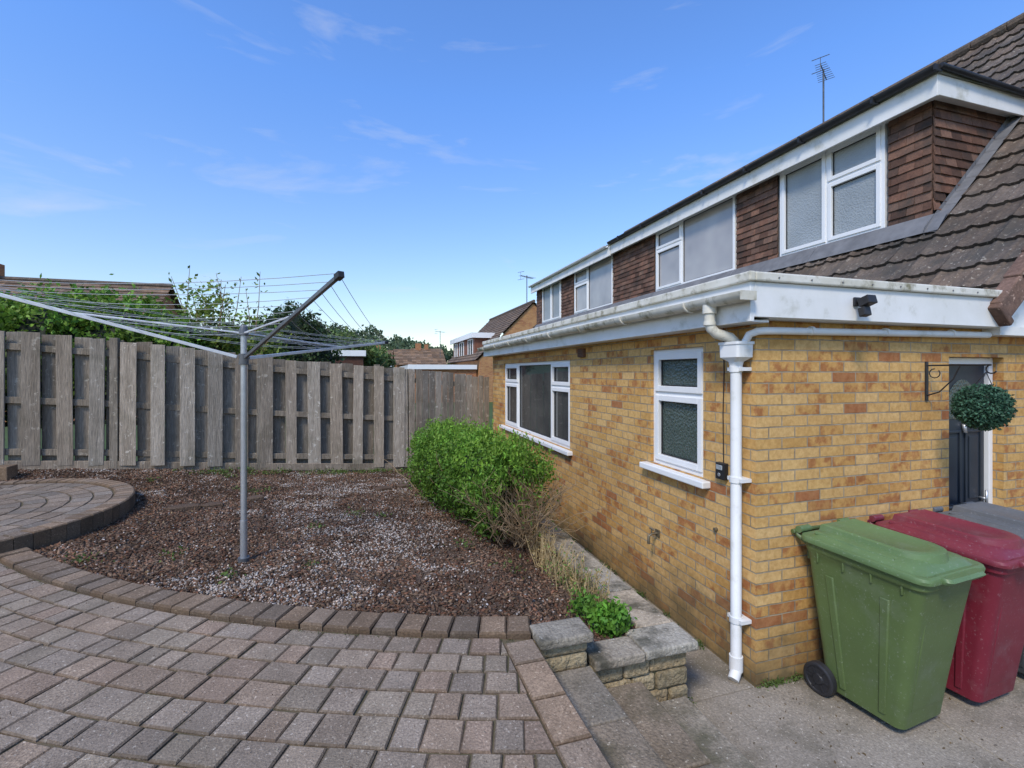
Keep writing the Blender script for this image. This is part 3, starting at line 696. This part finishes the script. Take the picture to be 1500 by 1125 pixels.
bm=MB(); bm.tube([(bx,2.19,1.855-.11+.0169*k) for k in range(14)],[max(.008,math.sqrt(max(0,.12**2-(.11-.0169*k)**2))) for k in range(14)],16,m=0); bm.build('core',mk('dark_core',(.01,.02,.012),bump=0),hb,smooth=True)

# ------------------------------------------------------------ bins
def bin_(name,cx,cy,rot,body,lid,seed=0):
    e=empty(name); e.location=(cx,cy,0); e.rotation_euler=(0,0,math.radians(rot))
    mb=MB(); K=.035
    secs=[(.055,.205,.225,0.02,.05),(.30,.222,.255,.015,.06),(.60,.245,.292,.01,.06),(.86,.263,.325,0,.06),(.905,.266,.332,0,.06)]
    loops=[rr(0,o,hx,hy,r,z,n=6) for z,hx,hy,o,r in secs]
    loops+= [rr(0,-.005,.280,.345,.06,.925,n=6,skew=K),rr(0,-.005,.280,.345,.06,.98,n=6,skew=K),rr(0,-.005,.27,.337,.06,.98,n=6,skew=K)]
    mb.loft(loops)
    mb.box(-.20,.20,.10,.262,.05,.16)
    for x in (-.2,-.1,0,.1,.2): mb.box(x-.008,x+.008,.30,.355,.84,.925)
    for sx in (-1,1):
        for yy in (-.24,-.08,.08,.24): mb.hexa([(sx*.262-.012,yy-.006,.86),(sx*.262+.012,yy-.006,.86),(sx*.262+.012,yy+.006,.86),(sx*.262-.012,yy+.006,.86),(sx*.262-.014,yy-.006,.93),(sx*.262+.016,yy-.006,.93),(sx*.262+.016,yy+.006,.93),(sx*.262-.014,yy+.006,.93)])
        for yy in (-.15,.17):
            mb.hexa([(sx*.205,yy*.7-.022,.10),(sx*.217,yy*.7-.016,.10),(sx*.217,yy*.7+.016,.10),(sx*.205,yy*.7+.022,.10),(sx*.258,yy-.03,.80),(sx*.267,yy-.022,.80),(sx*.267,yy+.022,.80),(sx*.258,yy+.03,.80)])
    mb.hexa([(-.15,-.222,.16),(.15,-.222,.16),(.15,-.20,.16),(-.15,-.20,.16),(-.17,-.302,.72),(.17,-.302,.72),(.17,-.27,.72),(-.17,-.27,.72)])
    for sx in (-1,1):
        mb.tube([(sx*.23,.33,.95),(sx*.235,.40,.985),(sx*.235,.415,1.01)],.017,8)
    mb.tube([(-.27,.415,1.01),(.27,.415,1.01)],.016,10)
    mb.build('body',body,e,smooth=True,auto=35,bevel=.006)
    ml=MB(); 
    L=[(.300,.368,.07,.972),(.303,.371,.07,.99),(.298,.366,.07,1.004),(.283,.350,.07,1.010),(.272,.338,.07,1.004),(.262,.328,.07,1.004),(.240,.305,.08,1.030),(.19,.25,.09,1.046),(.10,.14,.06,1.052)]
    ml.loft([rr(0,-.008,hx,hy,r,z,n=7,skew=K) for hx,hy,r,z in L])
    def tongue(w,y0,y1,z):
        out=[]
        for k in range(13):
            a=math.pi*k/12; out.append((w*math.cos(a),y1-(w*.8)*math.sin(a)*1.0,z+K*y1))
        out=[(w,y0,z+K*y0)]+out+[(-w,y0,z+K*y0)]
        return out[::-1]
    ml.loft([tongue(.175,.30,-.17,1.02),tongue(.165,.29,-.165,1.072),tongue(.15,.275,-.155,1.080),tongue(.12,.25,-.13,1.072),tongue(.105,.235,-.12,1.064)])
    for sx in (-1,1):
        ml.tube([(sx*.225,.28,1.036),(sx*.228,.05,1.030),(sx*.222,-.18,1.020)],.014,8)
    ml.loft([rr(0,-.372,.17,.038,.03,.962,n=5),rr(0,-.378,.175,.044,.03,.978,n=5),rr(0,-.37,.17,.038,.03,.994,n=5)])
    for x in (-.2,.2): ml.tube([(x-.05,.385,1.03),(x+.05,.385,1.03)],.024,10)
    ml.build('lid',lid,e,smooth=True,auto=38)
    mw=MB()
    for sx in (-1,1):
        x0=sx*.215; x1=sx*.265
        pts=[];rad=[]
        for r_,q in [(.01,0),(.088,0),(.1,.12),(.1,.88),(.090,1),(.078,.99),(.074,.86),(.036,.86),(.03,1.02),(.01,1.02)]:
            pts.append(x0+(x1-x0)*q); rad.append(r_)
        loops=[[(px,.245+r_*math.cos(2*math.pi*k/28),.1+r_*math.sin(2*math.pi*k/28)) for k in range(28)] for px,r_ in zip(pts,rad)]
        mw.loft(loops)
        for k in range(6):
            a=k*math.pi/3; c=Vector((x1-sx*.004,.245+.055*math.cos(a),.1+.055*math.sin(a))); mw.obox(c,(.003,0,0),Vector((0,math.cos(a),math.sin(a)))*.02,Vector((0,-math.sin(a),math.cos(a)))*.006)
    mw.tube([(-.27,.245,.1),(.27,.245,.1)],.012,8)
    mw.build('wheels',BLACKP,e,smooth=True,auto=30)
def plastic(name,c,rough=.45):
    return mk(name,c,tuple(x*.80 for x in c),scale=2.2,c3=tuple(x*.7+.06 for x in c),scale3=5,lo3=.53,hi3=.8,rough=rough,bump=.15,bscale=220,bdist=.002,spec=.4,c4=tuple(x*.8+.09 for x in c),scale4=60,lo4=.60)
bin_('green_wheelie_bin',3.08,2.135,5,plastic('green_plastic',(.10,.145,.048)),plastic('green_lid_plastic',(.125,.20,.078)))
bin_('maroon_wheelie_bin',3.78,2.15,3,plastic('maroon_plastic',(.185,.018,.034)),plastic('maroon_lid_plastic',(.205,.032,.048)))
bin_('grey_wheelie_bin',4.44,2.17,2,plastic('grey_plastic',(.05,.055,.06)),plastic('grey_lid_plastic',(.13,.14,.15)))

# ------------------------------------------------------------ rotary washing line
rw=empty('rotary_washing_line'); hx,hy=-.984,4.356; zb=bedz(hx,hy)
mb=MB(); mb.tube([(hx,hy,zb-.1),(hx,hy,2.42)],.024,16,m=0); mb.tube([(hx,hy,zb-.02),(hx,hy,zb+.035)],.045,16,m=1); mb.tube([(hx,hy,zb),(hx,hy,zb+.34)],.0275,16,m=0)
mb.tube([(hx,hy,2.16),(hx,hy,2.25)],.038,16,m=2); mb.tube([(hx,hy,2.40),(hx,hy,2.44),(hx,hy,2.49)],[.036,.036,.020],16,m=2); mb.tube([(hx,hy,2.24),(hx,hy,2.41)],.022,12,m=2)
mb.build('post',[ALU,DKGREY,DKGREY],rw,smooth=True,auto=35)
H=Vector((hx,hy,2.21)); Htop=Vector((hx,hy,2.42))
tips=[Vector((.196,5.79,2.45)),Vector((-.156,2.765,2.63)),Vector((-2.765,4.10,2.73))]
mb=MB()
for i,t in enumerate(tips):
    d=(t-H).normalized(); sd=d.cross(Vector((0,0,1))).normalized(); up=sd.cross(d)
    s0=H+d*.05; c=(s0+t)/2; m=1 if i==1 else 0  # second arm is the same aluminium; its shade is painted as dark grey
    for sg in ((1,-1) if i==2 else (0,)):
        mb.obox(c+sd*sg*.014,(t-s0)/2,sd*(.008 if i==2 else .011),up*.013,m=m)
    mb.obox(t,d*.03,sd*.018,up*.018,m=2)
    j=H+(t-H)*.62; e=j-Htop; 
    sd2=e.normalized().cross(Vector((0,0,1))).normalized(); up2=sd2.cross(e.normalized())
    mb.obox((j+Htop)/2,e/2,sd2*.007,up2*.007,m=0)
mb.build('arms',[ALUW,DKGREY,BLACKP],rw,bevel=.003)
mb=MB()
for k in range(9):
    f=.42+.575*k/8
    for i in range(3):
        a=H+(tips[i]-H)*f+Vector((0,0,.018)); b=H+(tips[(i+1)%3]-H)*f+Vector((0,0,.018))
        pts=[a+(b-a)*q/8-Vector((0,0,.05*4*(q/8)*(1-q/8)*(.7+.6*((k*7+i*3)%5)/5))) for q in range(9)]
        mb.tube(pts,.0019,5)
mb.build('lines',LINE,rw)

# ------------------------------------------------------------ vegetation
hg=empty('privet_hedge')
ell=[((1.34,4.45,.93),(.46,.42,.47)),((1.22,4.95,.95),(.46,.5,.48)),((1.10,5.5,.93),(.46,.5,.50)),((1.0,6.05,.90),(.45,.5,.5)),((.93,6.5,.85),(.42,.42,.5))]
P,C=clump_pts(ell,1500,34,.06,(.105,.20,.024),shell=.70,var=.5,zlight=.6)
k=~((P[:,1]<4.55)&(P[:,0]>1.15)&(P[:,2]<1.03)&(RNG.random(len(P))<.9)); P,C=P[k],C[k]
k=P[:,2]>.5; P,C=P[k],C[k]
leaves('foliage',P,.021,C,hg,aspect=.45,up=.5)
P=[];C=[]
for _ in range(560):
    c,r=random.choice(ell); a=random.uniform(0,6.28); q=random.random()**.5*1.0
    x=c[0]+r[0]*q*math.cos(a); y=c[1]+r[1]*q*math.sin(a); z=c[2]+r[2]*math.sqrt(max(0,1-q*q))
    h=random.uniform(.05,.18); b=random.uniform(.8,1.5); lx=random.gauss(0,.3)*h; ly=random.gauss(0,.3)*h
    for j in range(9): P.append((x+lx*j/9+random.gauss(0,.012),y+ly*j/9+random.gauss(0,.012),z+h*j/9)); C.append((.16*b,.27*b,.035*b))
leaves('shoots',np.array(P),.02,np.array(C),hg,aspect=.4,up=.9)
mb=MB()
def twig(m_,p,d,L,r,depth):
    p=Vector(p); d=Vector(d).normalized(); pts=[p]
    for k in range(4):
        d=(d+Vector((random.gauss(0,.16),random.gauss(0,.16),random.gauss(0,.1)+.03))).normalized(); pts.append(pts[-1]+d*L/4)
    m_.tube(pts,[r*(1-.15*k) for k in range(5)],5)
    if depth>0:
        for _ in range(3):
            q=random.choice(pts[1:]); twig(m_,q,d+Vector((random.gauss(0,.5),random.gauss(0,.5),random.gauss(0,.35))),L*.6,r*.6,depth-1)
for _ in range(46):
    a=random.uniform(-2.9,.5); twig(mb,(1.38+random.gauss(0,.1),4.35+random.gauss(0,.1),.45),(math.cos(a)*.8,math.sin(a)*.7,random.uniform(.7,1.3)),.5,.007,2)
for x,y in ((1.2,4.9),(1.1,5.4),(1.0,6.0)): 
    for _ in range(5): twig(mb,(x+random.gauss(0,.1),y,.4),(random.gauss(0,.4),random.gauss(0,.4),1),.6,.009,1)
mb.build('stems',TWIG,hg)
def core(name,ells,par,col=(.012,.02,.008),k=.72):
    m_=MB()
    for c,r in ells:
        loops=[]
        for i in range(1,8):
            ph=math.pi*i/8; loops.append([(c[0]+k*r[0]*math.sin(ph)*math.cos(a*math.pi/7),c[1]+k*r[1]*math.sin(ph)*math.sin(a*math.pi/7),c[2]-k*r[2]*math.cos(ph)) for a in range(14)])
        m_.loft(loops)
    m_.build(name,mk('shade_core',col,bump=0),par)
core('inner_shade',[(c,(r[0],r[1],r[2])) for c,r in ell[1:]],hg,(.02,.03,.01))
lp=empty('low_shrub'); P,C=clump_pts([((1.50,2.72,.50),(.13,.11,.11))],64,26,.028,(.11,.25,.03),shell=.3); k=P[:,2]>.43; leaves('foliage',P[k],.02,C[k],lp,up=.5)
P,C=clump_pts([((1.42,2.95,.50),(.08,.14,.08))],26,20,.028,(.10,.21,.03),shell=.3); leaves('foliage_back',P,.018,C,lp,up=.5)
dp=empty('dried_plant_stalks'); mb=MB(); P=[];C=[]
for _ in range(230):
    y=random.uniform(3.0,4.5); x=1.56+.06*math.sin(y*3)+random.gauss(0,.05)-.03*(y-3); h=random.uniform(.08,.30)
    q=Vector((x,y,bedz(x,y))); t=q+Vector((random.gauss(0,.06),random.gauss(0,.05),h)); mb.tube([q,(q+t)/2+Vector((random.gauss(0,.01),0,0)),t],[.004,.003,.002],4)
    for j in range(9 if y>3.5 else 14):
        r_=q+(t-q)*random.random(); P.append(tuple(r_+Vector((random.gauss(0,.014),random.gauss(0,.014),0)))); b=random.uniform(.6,1.3); C.append((.44*b,.33*b,.15*b) if (random.random()<.6 or y>3.7) else (.15*b,.26*b,.05*b))
mb.build('stalks',mk('straw',(.50,.37,.19),(.33,.24,.12),scale=10,bump=0),dp); leaves('seed_heads',np.array(P),.014,np.array(C),dp,aspect=.4)
P=[];C=[]
for _ in range(80):
    y=random.uniform(2.7,8); x=2.45-random.random()*.03
    q_=random.random()
    if q_<.3: x=1.94; y=random.uniform(2.5,5)
    n_=random.randint(8,40); b=random.uniform(.5,1.1)
    for _ in range(n_): P.append((x+random.gauss(0,.015),y+random.gauss(0,.03),abs(random.gauss(0,.02)))); C.append((.09*b,.15*b,.035*b))
for _ in range(14):
    x=random.uniform(2.5,2.85); b=random.uniform(.6,1.1)
    for _ in range(25): P.append((x+random.gauss(0,.03),2.51+random.gauss(0,.012),abs(random.gauss(0,.02)))); C.append((.11*b,.17*b,.04*b))
for _ in range(700):
    X=random.uniform(2.0,5); Y=random.uniform(.3,2.5); P.append((X,Y,.006)); b=random.uniform(.4,1); C.append((.20*b,.14*b,.07*b))
leaves('ground_weeds',np.array(P),.009,np.array(C))
P=[];C=[]
for _ in range(2600):
    X=random.uniform(-3.5,1.7); Y=random.uniform(.3,4.5)
    if (X-CX)**2+(Y-CY)**2<8.2**2 or X>.86: continue
    P.append((X,Y,.606)); b=random.uniform(.4,1.2); C.append((.20*b,.13*b,.08*b) if random.random()<.8 else (.3*b,.27*b,.2*b))
for _ in range(1200):
    th=math.radians(random.uniform(17,62)); r_=8.33+abs(random.gauss(0,.012)); x,y=pt(r_,th); b=random.uniform(.5,1.2); P.append((x,y,.600)); C.append(random.choice([(.08*b,.10*b,.03*b),(.16*b,.11*b,.06*b)]))
leaves('patio_debris',np.array(P),.0045,np.array(C))

iv=empty('ivy_bush'); E=[((-7.8,9.4,2.3),(1.2,.9,1.3)),((-6.3,9.6,2.3),(1.2,.9,1.25)),((-5.0,9.7,2.35),(1.1,.8,1.15)),((-4.1,9.8,2.35),(.9,.8,1.12)),((-3.4,9.8,2.1),(.65,.7,1.05))]
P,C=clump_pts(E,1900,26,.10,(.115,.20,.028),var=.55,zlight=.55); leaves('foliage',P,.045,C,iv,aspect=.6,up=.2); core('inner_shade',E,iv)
def tree(name,x,y,h,E,n,per,cr,leaf,base,twigs=14,tr=.07,shell=.5,corek=0,z0=0):
    t=empty(name); m_=MB(); m_.tube([(x,y,z0),(x+.03,y,z0+h*.3),(x-.02,y+.02,z0+h*.6),(x,y,z0+h*.85)],[tr,tr*.8,tr*.5,tr*.2],8)
    for _ in range(twigs):
        c,r=random.choice(E); q=Vector(c)+Vector((random.gauss(0,.5)*r[0],random.gauss(0,.5)*r[1],random.gauss(0,.5)*r[2])); s=Vector((x,y,z0+h*random.uniform(.25,.7)))
        m_.tube([s,(s+q)/2+Vector((0,0,-.1*h*.2)),q],[tr*.35,tr*.22,tr*.08],5)
    m_.build('trunk_and_limbs',TWIG,t); P,C=clump_pts(E,n,per,cr,base,shell=shell,var=.45,zlight=.4); leaves('crown',P,leaf,C,t,aspect=.55,up=.2)
    if corek: core('inner_shade',E,t,k=corek)
    return t
gs=tree('garden_shrub',-2.85,10.3,3.3,[((-3.0,10.3,3.0),(.55,.5,.8)),((-2.5,10.4,2.6),(.6,.5,.6)),((-2.0,10.6,2.5),(.5,.5,.55))],240,18,.11,.045,(.17,.24,.045),twigs=26,tr=.05,shell=.3)
mb=MB(); P=[]
for _ in range(12):
    x=-3.0+random.gauss(0,.32); z=3.0; tp=Vector((x+random.gauss(-.1,.2),10.3,z+random.uniform(.5,1.1)))
    mb.tube([(x,10.3,2.7),((x+tp.x)/2+.03,10.3,(2.7+tp.z)/2),tp],[.012,.008,.004],5)
    for _ in range(24): q=Vector((x,10.3,2.9))+(tp-Vector((x,10.3,2.9)))*random.random(); P.append((q.x+random.gauss(0,.06),q.y+random.gauss(0,.06),q.z+random.gauss(0,.05)))
mb.build('tall_shoots',TWIG,gs); leaves('shoot_leaves',np.array(P),.045,np.array([[.17,.24,.05]])*RNG.uniform(.6,1.3,(len(P),1)),gs)
tree('round_evergreen_tree',-1.95,13.1,3.2,[((-1.95,13.1,2.75),(.98,.9,1.05)),((-1.6,13.1,2.4),(.9,.9,.95))],700,26,.10,.05,(.04,.068,.024),corek=.8)
tree('leafy_tree',-.9,21,3.1,[((-1.2,21,2.8),(1.0,1,.95)),((-.2,21.4,2.6),(.9,1,.75))],300,20,.18,.09,(.12,.17,.05))
tree('leafy_tree',1.2,45,2.8,[((.2,45,3.0),(2.0,2,1.0)),((-2.2,46,3.6),(2.2,2,1.1))],240,18,.35,.2,(.10,.14,.045))
n1,n2=60,14
def hill(x,y): return 14*math.exp(-((x+25)/58)**2)*sm(110,260,y)*1.5+3*mn.noise(Vector((x*.02,y*.02,0)))*sm(110,260,y)-.5
V=[(-260+520*i/(n1-1),100+320*j/(n2-1),hill(-260+520*i/(n1-1),100+320*j/(n2-1))) for i in range(n1) for j in range(n2)]
F=[(i*n2+j,(i+1)*n2+j,(i+1)*n2+j+1,i*n2+j+1) for i in range(n1-1) for j in range(n2-1)]
me=D.meshes.new('hill'); me.from_pydata(V,[],F); me.materials.append(mk('hill_green',(.09,.12,.06),(.11,.15,.065),scale=.05,bump=0)); link(D.objects.new('hill',me))
Ed=[]
for _ in range(170):
    x=random.uniform(-130,70); y=random.uniform(170,260); r=random.uniform(3,6); Ed.append(((x,y,hill(x,y)+r*.5),(r*1.3,r,r*.9)))
P,C=clump_pts(Ed,4800,9,.8,(.085,.12,.06),shell=.7,var=.4); leaves('distant_trees',P,.75,C,None,aspect=.7)

# ------------------------------------------------------------ neighbouring buildings
def tiled_plane(mb,p0,p1,up,L,g=.33,red=.04,hi=1.4):
    p0=Vector(p0);p1=Vector(p1);up=Vector(up).normalized(); al=(p1-p0); n=al.cross(up).normalized()
    if n.z<0: n=-n
    k=0
    while k*g<L:
        s1=min((k+1)*g,L); m_=max(1,int(al.length/.6)); 
        for q in range(m_):
            a=p0+al*q/m_; b=p0+al*(q+1)/m_; c=bcol(.85,hi,red); 
            mb.face([a+up*k*g+n*.05,b+up*k*g+n*.05,b+up*s1+n*.01,a+up*s1+n*.01],c); mb.face([a+up*k*g,b+up*k*g,b+up*k*g+n*.05,a+up*k*g+n*.05],tuple(x*.5 for x in c))
        k+=1
nb=empty('neighbouring_bungalow'); mb=MB(); xr,yr,zr=-9.9,29,6.6
mb.box(-24,xr-.25,25.8,32.2,-.1,4.0)
for X in (xr-.25,): mb.face([(X,25.8,4.0),(X,32.2,4.0),(X,29,6.45)])
mb.build('brick_walls',REDBRICK,nb)
mb=MB(); up=Vector((0,3.5,2.65)); tiled_plane(mb,(-24,25.5,3.95),(xr,25.5,3.95),up,up.length,red=.14,hi=1.6); tiled_plane(mb,(-24,32.5,3.95),(xr,32.5,3.95),Vector((0,-3.5,2.65)),up.length,red=.14)
mb.tube([(-24,29,6.62),(xr,29,6.62)],.12,8); mb.build('tiled_roof',TILE,nb)
mb=MB(); mb.box(-17.9,-17.1,28.6,29.4,6.2,7.35); mb.build('chimney',REDBRICK,nb)
mb=MB(); mb.tube([(-17.5,29,7.3),(-17.5,29,7.7)],[.14,.11],10); mb.build('chimney_pot',HTILE,nb)
n2=empty('neighbouring_dormer_house'); mb=MB(); ex,ez,rx,rz,gy=7.3,2.95,11.7,7.3,33.0
mb.box(ex+.3,2*rx-ex-.3,gy,gy+13,-.1,ez); mb.face([(ex+.2,gy,ez),(2*rx-ex-.2,gy,ez),(rx,gy,rz-.12)]); mb.build('brick_walls',brick_mat('orange_brick',[(0,(.50,.25,.10)),(.5,(.60,.33,.14)),(1,(.44,.19,.09))],(.36,.30,.24),green=False),n2)
mb=MB(); up=Vector((rx-ex,0,rz-ez)); tiled_plane(mb,(ex,gy-.15,ez),(ex,gy+13,ez),up,up.length,red=.1); tiled_plane(mb,(2*rx-ex,gy-.15,ez),(2*rx-ex,gy+13,ez),Vector((-(rx-ex),0,rz-ez)),up.length); mb.tube([(rx,gy-.15,rz+.05),(rx,gy+13,rz+.05)],.12,8)
mb.build('tiled_roof',TILE,n2)
mb=MB(); mb.box(7.55,7.65,35.5,45.5,4.75,5.15); mb.box(7.65,9.4,35.5,35.6,4.75,5.15); mb.box(7.65,9.6,35.6,45.5,5.10,5.16)
mb.box(2.6,7.5,33.3,33.4,2.30,2.62); mb.box(2.6,7.5,33.4,42,2.58,2.62); mb.box(2.6,2.7,33.4,42,2.3,2.62)
mw=MB()
for a,b in ((36.3,38.2),(40,42),(43,44.6)):
    mb.box(7.80,7.86,a,b,3.35,3.43); mb.box(7.80,7.86,a,b,4.66,4.74); mb.box(7.80,7.86,a,a+.1,3.43,4.66); mb.box(7.80,7.86,b-.1,b,3.43,4.66); mb.box(7.80,7.86,(a+b)/2-.04,(a+b)/2+.04,3.43,4.66); mw.box(7.84,7.88,a+.1,b-.1,3.43,4.66)
mb.build('white_trim',WHITE,n2); mw.build('window_glass',GL_DARK,n2)
mb=MB(); mb.box(7.87,9.9,35.75,45.4,2.9,5.1,(1.3,1.0,.9)); mb.build('dormer_body',HTILE,n2)
mb=MB(); mb.box(2.8,7.5,33.5,42,-.1,2.3); mb.build('extension_walls',REDBRICK,n2)
aerial('tv_aerial',11.6,34.2,7.3,9.5,2.0)
aerial('tv_aerial',9.0,62,4,7.5,2.0)
def simple_house(x0,x1,y0,y1,z,zt,m=REDBRICK):
    e=empty('distant_house'); b=MB(); b.box(x0,x1,y0,y1,-.2,z); ym=(y0+y1)/2
    for X in (x0,x1): b.face([(X,y0,z),(X,y1,z),(X,ym,zt-.1)])
    b.build('brick_walls',m,e); b=MB(); up=Vector((0,ym-y0+.3,zt-z+.1)); tiled_plane(b,(x0-.3,y0-.3,z-.1),(x1+.3,y0-.3,z-.1),up,up.length,.5,red=.22,hi=1.8); tiled_plane(b,(x0-.3,y1+.3,z-.1),(x1+.3,y1+.3,z-.1),Vector((0,-up.y,up.z)),up.length,.5,red=.22); b.build('tiled_roof',TILE,e)
    b=MB(); b.box((x0+x1)/2-.4,(x0+x1)/2+.4,ym-.3,ym+.3,zt-.5,zt+.9); b.build('chimney',m,e)
    b=MB(); w=MB()
    for k in range(3):
        xx=x0+(x1-x0)*(k+.5)/3; b.box(xx-.8,xx+.8,y0-.06,y0-.01,z-1.7,z-.4); w.box(xx-.68,xx-.04,y0-.08,y0-.06,z-1.58,z-.52); w.box(xx+.04,xx+.68,y0-.08,y0-.06,z-1.58,z-.52)
    b.build('window_frames',WHITE,e); w.build('window_glass',GL_DARK,e)
simple_house(3.8,10.5,68,76,3.2,5.5); simple_house(-1,4.5,88,95,3.6,6.2); simple_house(-14,-6,80,88,3.4,6.0); simple_house(9,15,100,107,4.4,7.2)
gg=empty('flat_roof_garage'); mb=MB(); mb.box(-1.25,-.2,18.8,21,-.1,2.7,(.6,.5,.5)); mb.build('walls',HTILE,gg); mb=MB(); mb.box(-1.35,-.1,18.7,21.1,2.702,2.92); mb.build('white_fascia',WHITE,gg)

# ------------------------------------------------------------ light and sky
sd=Vector((-.62,-.62,.95)).normalized()
el=math.asin(sd.z); az=math.atan2(sd.x,sd.y)
sun=D.objects.new('sun',D.lights.new('sun','SUN')); S.collection.objects.link(sun); sun.data.energy=3.1; sun.data.angle=math.radians(12); sun.data.color=(1,.91,.78)
sun.rotation_euler=(-sd).to_track_quat('-Z','Y').to_euler()
w=D.worlds.new('World'); S.world=w; w.use_nodes=True; nt=w.node_tree; bg=nt.nodes['Background']
sky=N(nt,'ShaderNodeTexSky',sky_type='NISHITA'); sky.sun_disc=False; sky.sun_elevation=el; sky.sun_rotation=az; sky.air_density=1.0; sky.dust_density=.4; sky.ozone_density=2.0
tc=N(nt,'ShaderNodeTexCoord').outputs['Generated']
sx=N(nt,'ShaderNodeSeparateXYZ'); nt.links.new(tc,sx.inputs[0])
hz=N(nt,'ShaderNodeMapRange'); hz.inputs[1].default_value=0; hz.inputs[2].default_value=.5; nt.links.new(sx.outputs['Z'],hz.inputs[0])
tint=mixrgb(nt,hz.outputs[0],(1.30,1.16,1.0),(1.0,1.42,2.0))
skyc=mixrgb(nt,1.0,sky.outputs[0],tint,'MULTIPLY')
mp=N(nt,'ShaderNodeMapping'); mp.inputs['Scale'].default_value=(1.7,1.7,8.5); mp.inputs['Location'].default_value=(2.3,.75,.2); mp.inputs['Rotation'].default_value=(0,.12,0); nt.links.new(tc,mp.inputs[0])
nz=N(nt,'ShaderNodeTexNoise'); nz.inputs['Scale'].default_value=1.7; nz.inputs['Detail'].default_value=9; nz.inputs['Roughness'].default_value=.56; nz.inputs['Distortion'].default_value=.5; nt.links.new(mp.outputs[0],nz.inputs['Vector'])
r=N(nt,'ShaderNodeMapRange'); r.inputs[1].default_value=.56; r.inputs[2].default_value=.84; r.inputs[4].default_value=.55; nt.links.new(nz.outputs[0],r.inputs[0])
col=mixrgb(nt,r.outputs[0],skyc,(5.2,5.3,5.5))
nt.links.new(col,bg.inputs[0]); bg.inputs[1].default_value=.15
S.view_settings.view_transform='Standard'; S.view_settings.look='None'; S.view_settings.exposure=0
